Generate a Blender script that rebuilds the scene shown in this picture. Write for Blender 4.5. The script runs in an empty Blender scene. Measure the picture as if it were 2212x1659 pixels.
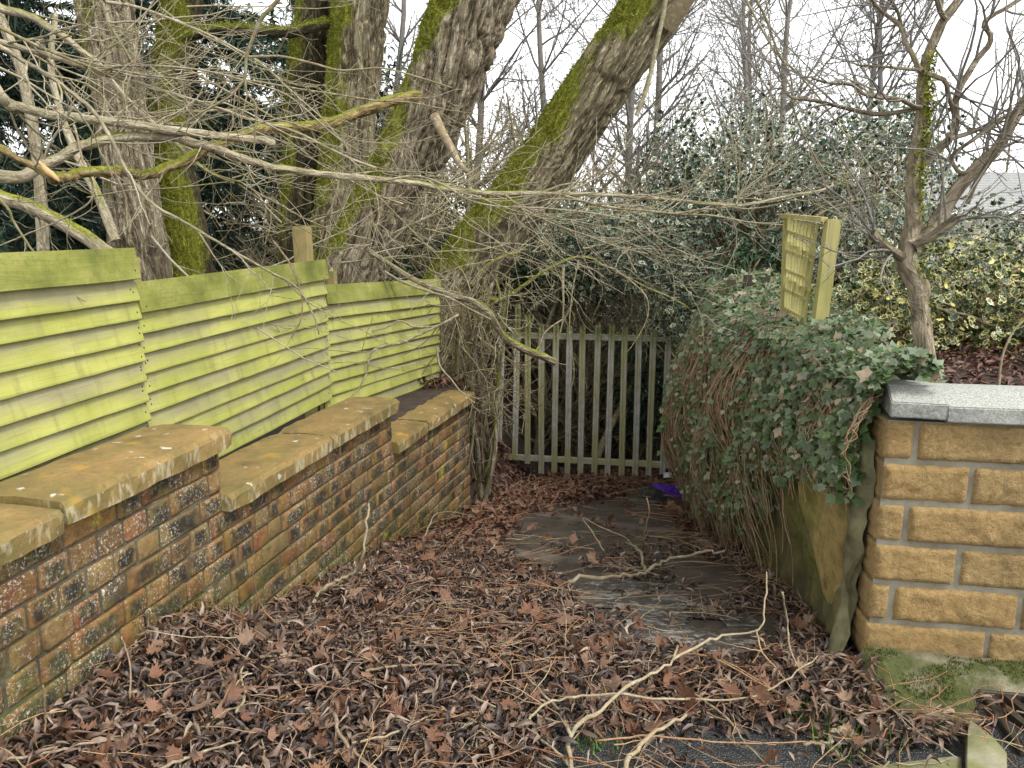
import bpy, math, random
import numpy as np
from mathutils import Vector, Matrix

# ------------------------------------------------------------------ camera, sky, sun, exposure
scene = bpy.context.scene
COL = scene.collection
R = math.radians
CAM_H, PITCH, FOC = 1.50, 11.0, 1700.0      # FOC in pixels of a 2212 px wide picture
cam = bpy.data.cameras.new('camera')
cam.sensor_fit = 'HORIZONTAL'; cam.sensor_width = 36.0; cam.lens = 36.0 * FOC / 2212.0
cam.clip_start = 0.05; cam.clip_end = 600.0
camo = bpy.data.objects.new('camera', cam); COL.objects.link(camo)
camo.location = (0, 0, CAM_H); camo.rotation_euler = (R(90 - PITCH), 0, 0)
scene.camera = camo

SUN_EL, SUN_AZ = 54.0, 128.0                 # azimuth measured from +Y towards +X
world = bpy.data.worlds.new('World'); scene.world = world; world.use_nodes = True
wn = world.node_tree; wn.nodes.clear()
sky = wn.nodes.new('ShaderNodeTexSky'); sky.sky_type = 'NISHITA'; sky.sun_disc = False
sky.sun_elevation = R(SUN_EL); sky.sun_rotation = R(SUN_AZ)
sky.air_density = 1.0; sky.dust_density = 1.0; sky.ozone_density = 1.0
hs = wn.nodes.new('ShaderNodeHueSaturation'); hs.inputs['Saturation'].default_value = 0.07
bg = wn.nodes.new('ShaderNodeBackground'); bg.inputs['Strength'].default_value = 0.15
wo = wn.nodes.new('ShaderNodeOutputWorld')
wn.links.new(sky.outputs[0], hs.inputs['Color']); wn.links.new(hs.outputs[0], bg.inputs['Color'])
wn.links.new(bg.outputs[0], wo.inputs['Surface'])

sl = bpy.data.lights.new('sun', 'SUN'); sl.energy = 1.0; sl.angle = R(14); sl.color = (1.0, 0.965, 0.91)
so = bpy.data.objects.new('sun', sl); COL.objects.link(so)
_d = Vector((math.sin(R(SUN_AZ)) * math.cos(R(SUN_EL)), math.cos(R(SUN_AZ)) * math.cos(R(SUN_EL)), math.sin(R(SUN_EL))))
so.rotation_euler = _d.to_track_quat('Z', 'Y').to_euler()

vs = scene.view_settings
vs.view_transform = 'Standard'; vs.look = 'None'; vs.gamma = 1.0; vs.use_curve_mapping = False
vs.exposure = 1.42
scene.render.engine = 'CYCLES'
scene.cycles.use_denoising = True
scene.cycles.max_bounces = 5; scene.cycles.diffuse_bounces = 3; scene.cycles.glossy_bounces = 2
scene.cycles.transparent_max_bounces = 4
scene.cycles.use_adaptive_sampling = True; scene.cycles.adaptive_threshold = .02

# ------------------------------------------------------------------ helpers
rng = np.random.default_rng(7)
rnd = random.Random(11)
cp, sp = math.cos(R(PITCH)), math.sin(R(PITCH))

def at(px, py, Y):
    """world point at depth Y seen at a point of the survey picture (2212 x 1659)"""
    a = (px - 1106) / FOC; b = (829.5 - py) / FOC
    dy = cp + b * sp; dz = -sp + b * cp
    t = Y / dy
    return Vector((a * t, Y, CAM_H + dz * t))

def hashv(ix, iy, iz, seed):
    h = (ix * 374761393 + iy * 668265263 + iz * 2147483647 + seed * 974634777) & 0xFFFFFFFF
    h = ((h ^ (h >> 13)) * 1274126177) & 0xFFFFFFFF
    h = ((h ^ (h >> 16)) * 2246822519) & 0xFFFFFFFF
    return ((h ^ (h >> 15)) & 0xFFFF) / 65535.0

def vnoise(p, seed=0):
    p = np.asarray(p, float)
    i = np.floor(p).astype(np.int64); f = p - i
    f = f * f * (3 - 2 * f)
    out = 0
    for dx in (0, 1):
        wx = f[..., 0] if dx else 1 - f[..., 0]
        for dy in (0, 1):
            wy = f[..., 1] if dy else 1 - f[..., 1]
            for dz in (0, 1):
                wz = f[..., 2] if dz else 1 - f[..., 2]
                out = out + wx * wy * wz * hashv(i[..., 0] + dx, i[..., 1] + dy, i[..., 2] + dz, seed)
    return out

def fbm(p, oct=4, seed=0):
    p = np.asarray(p, float); o = 0; a = .5; t = 0
    for k in range(oct):
        o = o + a * vnoise(p * 2 ** k, seed + k * 17); t += a; a *= .5
    return o / t

def sstep(a, b, x):
    t = np.clip((np.asarray(x, float) - a) / (b - a), 0, 1)
    return t * t * (3 - 2 * t)

def mesh_np(name, V, F, attrs=None, smooth=False):
    V = np.asarray(V, np.float32); F = np.asarray(F, np.int32)
    me = bpy.data.meshes.new(name); k = F.shape[1]
    me.vertices.add(len(V)); me.vertices.foreach_set('co', V.ravel())
    me.loops.add(F.size); me.loops.foreach_set('vertex_index', F.ravel())
    me.polygons.add(len(F))
    me.polygons.foreach_set('loop_start', np.arange(0, F.size, k, dtype=np.int32))
    if smooth: me.polygons.foreach_set('use_smooth', np.ones(len(F), bool))
    me.update(calc_edges=True)
    for n, a in (attrs or {}).items():
        a = np.asarray(a, np.float32)
        if a.ndim == 2:
            at_ = me.attributes.new(n, 'FLOAT_VECTOR', 'POINT'); at_.data.foreach_set('vector', a.ravel())
        else:
            at_ = me.attributes.new(n, 'FLOAT', 'POINT'); at_.data.foreach_set('value', a)
    return me

def link(name, me, mat=None, parent=None, loc=None, rot=None):
    o = bpy.data.objects.new(name, me); COL.objects.link(o)
    if me is not None and mat is not None and not me.materials: me.materials.append(mat)
    if parent is not None: o.parent = parent
    if loc is not None: o.location = loc
    if rot is not None: o.rotation_euler = rot
    return o

def thing(name, label, cat, group=None, loc=(0, 0, 0), rot=(0, 0, 0)):
    o = bpy.data.objects.new(name, None); COL.objects.link(o)
    o.location = loc; o.rotation_euler = rot; o.empty_display_size = .1
    return tag(o, label, cat, group)

def tag(o, label, cat, group=None):
    o['label'] = label; o['category'] = cat
    if group: o['group'] = group
    return o

def kind(o, k):
    o['kind'] = k; return o

class Geo:
    """collects loose quads/tris in plain lists for small parts"""
    def __init__(s): s.v = []; s.f = []
    def box(s, x0, x1, y0, y1, z0, z1, bev=0.0):
        if bev <= 0:
            b = len(s.v)
            s.v += [(x, y, z) for z in (z0, z1) for y in (y0, y1) for x in (x0, x1)]
            s.f += [tuple(b + i for i in q) for q in ((0, 2, 3, 1), (4, 5, 7, 6), (0, 1, 5, 4), (2, 6, 7, 3), (0, 4, 6, 2), (1, 3, 7, 5))]
            return
        me = bevel_box(x0, x1, y0, y1, z0, z1, bev)
        b = len(s.v); s.v += me[0]; s.f += [tuple(b + i for i in q) for q in me[1]]
    def prism(s, prof, axis_pts):
        """prof: list of (a,b) ; axis_pts: list of (origin, ua, ub)"""
        b = len(s.v); n = len(prof)
        for (o, ua, ub) in axis_pts:
            s.v += [tuple(o + ua * a + ub * c) for a, c in prof]
        for k in range(len(axis_pts) - 1):
            for i in range(n):
                j = (i + 1) % n
                s.f.append((b + k * n + i, b + k * n + j, b + (k + 1) * n + j, b + (k + 1) * n + i))
        s.f.append(tuple(b + i for i in reversed(range(n))))
        s.f.append(tuple(b + (len(axis_pts) - 1) * n + i for i in range(n)))
    def mesh(s, name, smooth=False):
        me = bpy.data.meshes.new(name); me.from_pydata([tuple(v) for v in s.v], [], s.f); me.update()
        if smooth: me.polygons.foreach_set('use_smooth', [True] * len(me.polygons))
        return me

def bevel_box(x0, x1, y0, y1, z0, z1, b):
    """box with chamfered edges: 24 verts"""
    v = []; idx = {}
    X = (x0, x1); Y = (y0, y1); Z = (z0, z1)
    for i in (0, 1):
        for j in (0, 1):
            for k in (0, 1):
                sx = b if i == 0 else -b; sy = b if j == 0 else -b; sz = b if k == 0 else -b
                idx[(i, j, k, 0)] = len(v); v.append((X[i], Y[j] + sy, Z[k] + sz))
                idx[(i, j, k, 1)] = len(v); v.append((X[i] + sx, Y[j], Z[k] + sz))
                idx[(i, j, k, 2)] = len(v); v.append((X[i] + sx, Y[j] + sy, Z[k]))
    f = []
    for i in (0, 1):
        q = [idx[(i, 0, 0, 0)], idx[(i, 1, 0, 0)], idx[(i, 1, 1, 0)], idx[(i, 0, 1, 0)]]
        f.append(tuple(q if i else q[::-1]))
        q = [idx[(0, i, 0, 1)], idx[(1, i, 0, 1)], idx[(1, i, 1, 1)], idx[(0, i, 1, 1)]]
        f.append(tuple(q[::-1] if i else q))
        q = [idx[(0, 0, i, 2)], idx[(1, 0, i, 2)], idx[(1, 1, i, 2)], idx[(0, 1, i, 2)]]
        f.append(tuple(q if i else q[::-1]))
    for i in (0, 1):
        for j in (0, 1):
            q = [idx[(i, j, 0, 0)], idx[(i, j, 0, 1)], idx[(i, j, 1, 1)], idx[(i, j, 1, 0)]]
            f.append(tuple(q if (i ^ j) else q[::-1]))
            q = [idx[(i, 0, j, 0)], idx[(i, 0, j, 2)], idx[(i, 1, j, 2)], idx[(i, 1, j, 0)]]
            f.append(tuple(q[::-1] if (i ^ j) else q))
            q = [idx[(0, i, j, 1)], idx[(0, i, j, 2)], idx[(1, i, j, 2)], idx[(1, i, j, 1)]]
            f.append(tuple(q if (i ^ j) else q[::-1]))
            for k in (0, 1):
                q = [idx[(i, j, k, 0)], idx[(i, j, k, 1)], idx[(i, j, k, 2)]]
                f.append(tuple(q if (i ^ j ^ k) else q[::-1]))
    return v, f

# ------------------------------------------------------------------ node materials
class Mat:
    def __init__(s, name):
        s.m = bpy.data.materials.new(name); s.m.use_nodes = True
        s.t = s.m.node_tree; s.b = s.t.nodes['Principled BSDF']
        s.out = s.t.nodes['Material Output']
    def nd(s, typ, ins=None, **props):
        n = s.t.nodes.new(typ)
        for k, v in props.items(): setattr(n, k, v)
        for k, v in (ins or {}).items():
            sock = n.inputs[k]
            if isinstance(v, bpy.types.NodeSocket): s.t.links.new(v, sock)
            else: sock.default_value = v
        return n
    def set(s, **kw):
        for k, v in kw.items():
            k = k.replace('_', ' ')
            if isinstance(v, bpy.types.NodeSocket): s.t.links.new(v, s.b.inputs[k])
            else: s.b.inputs[k].default_value = v
        return s
    def pos(s): return s.nd('ShaderNodeNewGeometry').outputs['Position']
    def obj(s): return s.nd('ShaderNodeTexCoord').outputs['Object']
    def gen(s): return s.nd('ShaderNodeTexCoord').outputs['Generated']
    def orand(s): return s.nd('ShaderNodeObjectInfo').outputs['Random']
    def attr(s, n, vec=False): return s.nd('ShaderNodeAttribute', attribute_name=n).outputs['Vector' if vec else 'Fac']
    def map(s, v, scale=(1, 1, 1), loc=(0, 0, 0)):
        return s.nd('ShaderNodeMapping', {'Vector': v, 'Scale': scale, 'Location': loc}).outputs[0]
    def noise(s, v, scale, detail=3, rough=.55, dist=0.0):
        return s.nd('ShaderNodeTexNoise', {'Vector': v, 'Scale': scale, 'Detail': detail, 'Roughness': rough, 'Distortion': dist}).outputs['Fac']
    def voro(s, v, scale, feature='F1', out='Distance'):
        return s.nd('ShaderNodeTexVoronoi', {'Vector': v, 'Scale': scale}, feature=feature).outputs[out]
    def math(s, op, a, b=0.0, c=0.0, clamp=False):
        return s.nd('ShaderNodeMath', {0: a, 1: b, 2: c}, operation=op, use_clamp=clamp).outputs[0]
    def rng(s, v, a, b, c=0.0, d=1.0):
        return s.nd('ShaderNodeMapRange', {0: v, 1: a, 2: b, 3: c, 4: d}, clamp=True).outputs[0]
    def ramp(s, fac, stops, interp='LINEAR'):
        n = s.nd('ShaderNodeValToRGB', {'Fac': fac}); cr = n.color_ramp; cr.interpolation = interp
        while len(cr.elements) < len(stops): cr.elements.new(.5)
        for e, (p, c) in zip(cr.elements, stops):
            e.position = p; e.color = (*c, 1)
        return n.outputs['Color']
    def mix(s, fac, a, b, mode='MIX'):
        n = s.nd('ShaderNodeMix', {0: fac}, data_type='RGBA', blend_type=mode)
        for k, v in ((6, a), (7, b)):
            if isinstance(v, bpy.types.NodeSocket): s.t.links.new(v, n.inputs[k])
            else: n.inputs[k].default_value = (*v, 1)
        return n.outputs[2]
    def sep(s, v):
        n = s.nd('ShaderNodeSeparateXYZ', {0: v}); return n.outputs
    def bump(s, h, strength=.5, dist=.01, normal=None):
        ins = {'Height': h, 'Strength': strength, 'Distance': dist}
        if normal is not None: ins['Normal'] = normal
        o = s.nd('ShaderNodeBump', ins).outputs[0]
        s.t.links.new(o, s.b.inputs['Normal']); return o

# ------------------------------------------------------------------ tubes and foliage
def tubes(name, polys, sides=4, cap=False, wig=0.0):
    """polys: list of (pts (n,3), radii (n,), rnd) -> one mesh"""
    groups = {}
    for p in polys: groups.setdefault(len(p[0]), []).append(p)
    VV = []; FF = []; RR = []; BK = []; off = 0
    ang = np.arange(sides) * 2 * math.pi / sides
    for n, ps in groups.items():
        P = np.array([np.asarray(p[0], float) for p in ps]); Rd = np.array([p[1] for p in ps], float)
        rn = np.array([p[2] for p in ps]); m = len(ps)
        T = np.gradient(P, axis=1); T /= np.linalg.norm(T, axis=2, keepdims=True) + 1e-9
        ref = np.tile(np.array([.31, .22, .925]), (m, n, 1))
        bad = np.abs((T * ref).sum(2)).max(axis=1) > .97
        ref[bad] = np.array([.9, -.4, .15])
        A = np.cross(T, ref); A /= np.linalg.norm(A, axis=2, keepdims=True) + 1e-9
        B = np.cross(T, A)
        ca, sa = np.cos(ang), np.sin(ang)
        rr = Rd[:, :, None, None]
        V = P[:, :, None, :] + rr * (A[:, :, None, :] * ca[None, None, :, None] + B[:, :, None, :] * sa[None, None, :, None])
        idx = np.arange(m * n * sides).reshape(m, n, sides) + off
        a = idx[:, :-1]; b = idx[:, 1:]
        F = np.stack([a, np.roll(a, -1, axis=2), np.roll(b, -1, axis=2), b], axis=-1).reshape(-1, 4)
        L = np.concatenate([np.zeros((m, 1)), np.cumsum(np.linalg.norm(np.diff(P, axis=1), axis=2), axis=1)], axis=1)
        bk = np.stack(np.broadcast_arrays(ca[None, None] * Rd[:, :, None], sa[None, None] * Rd[:, :, None], L[:, :, None] + rn[:, None, None] * 7), axis=-1)
        VV.append(V.reshape(-1, 3)); FF.append(F); RR.append(np.repeat(rn, n * sides)); BK.append(bk.reshape(-1, 3))
        off += m * n * sides
        if cap:
            e0 = idx[:, 0, :]; e1 = idx[:, -1, :]
            for e in (e0[:, ::-1], e1):
                for k in range(1, sides - 2, 2):
                    FF.append(np.stack([e[:, 0], e[:, k], e[:, k + 1], e[:, k + 2]], axis=-1))
    return mesh_np(name, np.concatenate(VV), np.concatenate(FF), {'rnd': np.concatenate(RR), 'bk': np.concatenate(BK)}, smooth=True)

def smooth_line(pts, n):
    """Catmull-Rom resample"""
    P = np.array([tuple(p) for p in pts], float)
    Q = np.vstack([2 * P[0] - P[1], P, 2 * P[-1] - P[-2]])
    ts = np.linspace(0, len(P) - 1 - 1e-6, n); i = ts.astype(int); f = (ts - i)[:, None]
    p0, p1, p2, p3 = Q[i], Q[i + 1], Q[i + 2], Q[i + 3]
    return .5 * (2 * p1 + (p2 - p0) * f + (2 * p0 - 5 * p1 + 4 * p2 - p3) * f ** 2 + (3 * p1 - p0 - 3 * p2 + p3) * f ** 3)

def perp(d, r):
    v = Vector((r.gauss(0, 1), r.gauss(0, 1), r.gauss(0, 1)))
    v = v - d * v.dot(d)
    return v.normalized() if v.length > 1e-4 else Vector((1, 0, 0))

def grow(out, p, d, L, r0, lvl, r, wander=.25, up=.06, dens=5.0, spread=(.5, 1.1), shrink=(.35, .65), seg=None, rmin=.0012, end=.35, dirbias=None):
    n = max(3, min(9, int(L / (seg or max(.03, L / 7))) + 1))
    st = L / (n - 1); pts = [tuple(p)]; rad = [r0]; p = Vector(p); d = Vector(d).normalized()
    keep = [(p.copy(), d.copy(), r0)]
    for k in range(1, n):
        d = d + perp(d, r) * r.uniform(0, wander); d.z += up
        if dirbias is not None: d += dirbias
        d.normalize(); p = p + d * st
        rr = max(rmin, r0 * (1 - (1 - end) * k / (n - 1)))
        pts.append(tuple(p)); rad.append(rr); keep.append((p.copy(), d.copy(), rr))
    out.append((pts, rad, r.random()))
    if lvl <= 0: return
    m = int(dens * L * r.uniform(.7, 1.3) + r.random())
    for _ in range(max(1, m)):
        t = r.uniform(.15, 1) * (n - 1); i = min(n - 2, int(t)); f = t - i
        q = keep[i][0].lerp(keep[i + 1][0], f); dd = keep[i][1]; rr = keep[i][2]
        a = r.uniform(*spread)
        nd_ = dd * math.cos(a) + perp(dd, r) * math.sin(a)
        grow(out, q, nd_, L * r.uniform(*shrink) * (1.1 - .5 * t / (n - 1)), max(rmin, rr * r.uniform(.4, .65)), lvl - 1, r, wander, up, dens * 1.5, spread, shrink, seg, rmin, end, dirbias)

def twigs_on(pts, radii, count, Lr, r, lvl=1, up=.05, wander=.3, dens=7, ang=(.5, 1.2), bias=None, t0=.1):
    """side twigs along a hand-laid branch"""
    out = []; n = len(pts)
    for _ in range(count):
        t = r.uniform(t0, 1) * (n - 1); i = min(n - 2, int(t)); f = t - i
        a = Vector(pts[i]); b = Vector(pts[i + 1]); q = a.lerp(b, f); d = (b - a).normalized()
        th = r.uniform(*ang); dd = d * math.cos(th) + perp(d, r) * math.sin(th)
        if bias is not None: dd = (dd + bias).normalized()
        L = r.uniform(*Lr)
        grow(out, q, dd, L, min(radii[i] * .6, .0035 + .004 * L), lvl, r, wander, up, dens)
    return out

def rotmats(yaw, pitch, roll):
    cy, sy = np.cos(yaw), np.sin(yaw); cx, sx = np.cos(pitch), np.sin(pitch); cz, sz = np.cos(roll), np.sin(roll)
    z0 = np.zeros_like(cy); o1 = np.ones_like(cy)
    Rz = np.stack([np.stack([cy, -sy, z0], -1), np.stack([sy, cy, z0], -1), np.stack([z0, z0, o1], -1)], -2)
    Rx = np.stack([np.stack([o1, z0, z0], -1), np.stack([z0, cx, -sx], -1), np.stack([z0, sx, cx], -1)], -2)
    Ry = np.stack([np.stack([cz, z0, sz], -1), np.stack([z0, o1, z0], -1), np.stack([-sz, z0, cz], -1)], -2)
    return Rz @ Rx @ Ry

def frame_to(nrm, spin):
    """matrices whose z column is nrm, spun about it"""
    nrm = nrm / (np.linalg.norm(nrm, axis=1, keepdims=True) + 1e-9)
    ref = np.tile(np.array([.13, .21, .97]), (len(nrm), 1)); b = np.abs((nrm * ref).sum(1)) > .95; ref[b] = (1, 0, 0)
    a = np.cross(ref, nrm); a /= np.linalg.norm(a, axis=1, keepdims=True); c = np.cross(nrm, a)
    cs, sn = np.cos(spin)[:, None], np.sin(spin)[:, None]
    return np.stack([a * cs + c * sn, -a * sn + c * cs, nrm], axis=-1)

def scatter(name, tpl, pos, Rm, S, rn=None):
    """tpl: (V,F tri,edge). one mesh of many leaves"""
    V, F, E = tpl; V = np.asarray(V, float); F = np.asarray(F)
    m = len(pos); S = np.asarray(S, float)
    if S.ndim == 1: S = np.repeat(S[:, None], 3, 1)
    W = np.einsum('mij,mnj->mni', Rm, V[None] * S[:, None, :]) + pos[:, None, :]
    FF = (F[None] + (np.arange(m) * len(V))[:, None, None]).reshape(-1, F.shape[1])
    rn = rng.random(m) if rn is None else rn
    return mesh_np(name, W.reshape(-1, 3), FF, {'rnd': np.repeat(rn, len(V)), 'edge': np.tile(E, m)})

def leaf_tpl(outline, cup=.12, curl=0.0, spine=4):
    """outline: half profile [(t, w)], unit length along y; midrib plus both margins, folded and curled"""
    L = []; E = []
    for t, w in outline:
        z = -curl * (t - .4) ** 2
        L += [(-w, t, cup * w * 2 + z), (0, t, z), (w, t, cup * w * 2 + z)]; E += [1, 0, 1]
    F = []
    for k in range(len(outline) - 1):
        a = k * 3
        F += [(a, a + 1, a + 4), (a, a + 4, a + 3), (a + 1, a + 2, a + 5), (a + 1, a + 5, a + 4)]
    return np.array(L), np.array(F), np.array(E, float)

def fan_tpl(pts, cup=.1, centre=(0, .35)):
    """lobed leaf: fan from a centre to the outline pts"""
    n = len(pts); V = [(centre[0], centre[1], 0.0)] + [(x, y, cup * ((x - centre[0]) ** 2 + (y - centre[1]) ** 2) * (1 if i % 2 else 1.8)) for i, (x, y) in enumerate(pts)]
    F = [(0, 1 + i, 1 + (i + 1) % n) for i in range(n)]
    return np.array(V), np.array(F), np.array([0.0] + [1.0] * n)

HOLLY = fan_tpl([(0, -.03), (.14, .06), (.34, .08), (.24, .28), (.44, .38), (.28, .56), (.36, .74), (.13, .78), (0, 1.02), (-.13, .78), (-.36, .74), (-.28, .56), (-.44, .38), (-.24, .28), (-.34, .08), (-.14, .06)], .35, (0, .45))
IVY = fan_tpl([(0, 0), (.28, -.12), (.42, .12), (.66, .38), (.34, .48), (.24, .66), (0, 1.0), (-.24, .66), (-.34, .48), (-.66, .38), (-.42, .12), (-.28, -.12)], .12, (0, .3))
MAPLE = [(0, 0), (.10, .02), (.34, -.14), (.36, .06), (.62, .10), (.54, .24), (.82, .46), (.56, .50), (.60, .62), (.34, .58), (.30, .78), (.16, .76), (0, 1.08), (-.16, .76), (-.30, .78), (-.34, .58), (-.60, .62), (-.56, .50), (-.82, .46), (-.54, .24), (-.62, .10), (-.36, .06), (-.34, -.14), (-.10, .02)]
WILLOW = leaf_tpl([(0, .01), (.2, .09), (.5, .125), (.8, .08), (1, .005)], .5, .7)
LAUREL = leaf_tpl([(0, .02), (.25, .14), (.55, .17), (.85, .09), (1, .01)], .25, .35)
BLADE = (np.array([(-.5, 0, 0), (.5, 0, 0), (0, 1, 0)]), np.array([(0, 1, 2)]), np.array([0, 0, 1.]))

# ------------------------------------------------------------------ materials
def mat_brick():
    m = Mat('weathered_brick'); p = m.pos(); o = m.orand(); g = m.gen()
    base = m.ramp(o, [(0, (.15, .052, .018)), (.16, (.23, .115, .035)), (.34, (.12, .066, .026)), (.5, (.27, .14, .036)), (.64, (.22, .062, .026)), (.78, (.20, .135, .05)), (.9, (.045, .038, .026)), (1, (.28, .18, .065))])
    n1 = m.noise(p, 34, 4, .7); base = m.mix(m.rng(n1, .35, .7), base, m.mix(.55, base, (.04, .027, .014)))
    n2 = m.noise(p, 11, 3); base = m.mix(m.math('MULTIPLY', m.rng(n2, .52, .74), .6), base, (.28, .15, .045))
    # burnt black hearts on some bricks
    gx = m.sep(g); dx = m.math('ABSOLUTE', m.math('SUBTRACT', gx[0], .5)); dz = m.math('ABSOLUTE', m.math('SUBTRACT', gx[2], .5))
    dd = m.math('MAXIMUM', dx, dz); dd = m.math('ADD', dd, m.math('MULTIPLY', m.math('SUBTRACT', m.noise(p, 26, 3), .5), .35))
    heart = m.math('MULTIPLY', m.rng(dd, .40, .26), m.rng(m.math('FRACT', m.math('MULTIPLY', o, 13.7)), .36, .44))
    base = m.mix(m.math('MULTIPLY', heart, .93), base, (.014, .014, .013))
    alg = m.math('MULTIPLY', m.rng(m.noise(p, 7.5, 4, .65), .46, .68), m.rng(m.noise(p, 60, 2), .25, .6))
    base = m.mix(m.math('MULTIPLY', alg, .6), base, (.165, .135, .028))
    s = m.sep(p); hgt = m.math('ADD', s[2], m.math('MULTIPLY', m.math('SUBTRACT', s[1], 2.5), .21))
    low = m.math('MULTIPLY', m.rng(hgt, .34, .0), m.rng(m.noise(p, 17, 4, .7), .38, .66))
    base = m.mix(m.math('MULTIPLY', low, .8), base, (.085, .105, .018))
    lich = m.math('MULTIPLY', m.rng(m.noise(p, 105, 3, .8), .56, .64), m.rng(m.noise(p, 4.2, 3, .6), .46, .60))
    base = m.mix(m.math('MULTIPLY', lich, .9), base, (.50, .46, .37))
    l2 = m.math('MULTIPLY', m.rng(m.noise(m.map(p, (1, 1, 1), (3, 1, 2)), 62, 4, .85), .55, .64), m.rng(m.noise(m.map(p, (1, 1, 1), (7, 3, 5)), 8, 3), .42, .62))
    base = m.mix(m.math('MULTIPLY', l2, .8), base, (.46, .43, .36))
    yl = m.math('MULTIPLY', m.rng(m.noise(p, 5.2, 2), .66, .72), m.rng(m.noise(p, 70, 2), .4, .6))
    base = m.mix(yl, base, (.40, .36, .03))
    n3 = m.noise(p, 23, 5, .75); base = m.mix(m.math('MULTIPLY', m.rng(n3, .50, .66), .62), base, (.05, .036, .018))
    base = m.mix(m.math('MULTIPLY', m.rng(m.noise(m.map(p, (1, 1, 1), (4, 9, 2)), 19, 5, .75), .52, .66), .5), base, (.23, .16, .055))
    base = m.mix(m.math('MULTIPLY', lich, .8), base, (.52, .48, .40))
    m.set(Base_Color=base, Roughness=.82); m.b.inputs['Specular IOR Level'].default_value = .35
    m.bump(m.math('ADD', n1, m.math('MULTIPLY', m.noise(p, 130, 3, .7), .6)), .75, .006); return m.m

def mat_mortar():
    m = Mat('old_mortar'); p = m.pos(); n = m.noise(p, 9, 4, .6)
    c = m.ramp(n, [(.3, (.035, .028, .018)), (.55, (.085, .072, .045)), (.75, (.17, .15, .10))])
    s = m.sep(p); hgt = m.math('ADD', s[2], m.math('MULTIPLY', m.math('SUBTRACT', s[1], 2.5), .21))
    c = m.mix(m.math('MULTIPLY', m.rng(hgt, .5, .0), m.rng(m.noise(p, 14, 4), .4, .6)), c, (.055, .085, .015))
    m.set(Base_Color=c, Roughness=.95); m.bump(m.noise(p, 90, 3), .6, .008); return m.m

def mat_sandstone():
    m = Mat('lichened_sandstone'); p = m.pos(); o = m.orand()
    n = m.noise(p, 6, 5, .65); n2 = m.noise(p, 55, 4, .75)
    c = m.ramp(n, [(.3, (.12, .088, .028)), (.5, (.245, .160, .05)), (.7, (.32, .205, .068))])
    c = m.mix(m.rng(n2, .4, .75), c, m.mix(.45, c, (.07, .05, .02)))
    c = m.mix(m.math('MULTIPLY', m.rng(m.noise(p, 3.2, 4, .65), .46, .66), .65), c, (.145, .125, .033))
    s = m.sep(m.nd('ShaderNodeNewGeometry').outputs['Normal'])
    side = m.rng(s[2], .6, .1)
    c = m.mix(m.math('MULTIPLY', side, m.math('MULTIPLY', m.rng(m.noise(m.map(p, (1, 1, .35)), 22, 3, .6), .52, .62), .8)), c, (.40, .36, .22))
    c = m.mix(m.math('MULTIPLY', m.rng(m.noise(p, 30, 5, .8), .55, .68), .55), c, (.075, .065, .03))
    c = m.mix(m.rng(m.noise(p, 16, 3), .66, .71), c, (.50, .48, .37))
    c = m.mix(m.math('MULTIPLY', m.rng(m.noise(p, 5, 2), .63, .72), .8), c, (.40, .235, .02))
    m.set(Base_Color=c, Roughness=.9); m.bump(m.math('ADD', n2, m.noise(p, 160, 3)), .5, .005); return m.m

def mat_board():
    m = Mat('algae_board'); ob = m.obj(); o = m.orand(); p = m.pos(); s = m.sep(ob)
    sh = m.nd('ShaderNodeCombineXYZ', {0: m.math('MULTIPLY', o, 37.0), 1: 0.0, 2: m.math('MULTIPLY', o, 11.0)}).outputs[0]
    q = m.nd('ShaderNodeVectorMath', {0: ob, 1: sh}, operation='ADD').outputs[0]
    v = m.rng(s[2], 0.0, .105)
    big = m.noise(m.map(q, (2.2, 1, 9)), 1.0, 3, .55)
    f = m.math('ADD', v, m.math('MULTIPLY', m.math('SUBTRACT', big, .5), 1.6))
    f = m.math('ADD', f, m.math('MULTIPLY', m.math('SUBTRACT', m.math('FRACT', m.math('MULTIPLY', o, 5.3)), .5), .34))
    algae = m.ramp(m.noise(p, 4.5, 2), [(.35, (.30, .315, .058)), (.65, (.40, .40, .10))])
    wood = m.ramp(m.noise(p, 7, 3), [(.3, (.20, .18, .11)), (.7, (.29, .26, .165))])
    c = m.mix(m.rng(f, .16, .74), algae, m.mix(.16, wood, algae))
    grain = m.noise(m.map(q, (5, 1, 95)), 1.0, 4, .6, .6)
    c = m.mix(m.math('MULTIPLY', m.rng(grain, .5, .78), .34), c, (.16, .15, .045))
    c = m.mix(m.math('MULTIPLY', m.rng(m.noise(p, 120, 3, .7), .56, .72), m.math('MULTIPLY', m.rng(m.noise(p, 9, 2), .45, .65), .45)), c, (.10, .14, .02))
    st = m.math('MULTIPLY', m.rng(m.noise(m.map(q, (16, 1, 2.2)), 1.0, 4, .65), .52, .68), .42); c = m.mix(st, c, (.13, .125, .045))
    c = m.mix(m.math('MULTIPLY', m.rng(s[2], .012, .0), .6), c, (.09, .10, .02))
    kn = m.voro(m.map(q, (2.6, 1, 11)), 1.0); c = m.mix(m.math('MULTIPLY', m.rng(kn, .09, .03), .6), c, (.13, .09, .035))
    m.set(Base_Color=c, Roughness=.85)
    m.bump(grain, .45, .004); return m.m

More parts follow.
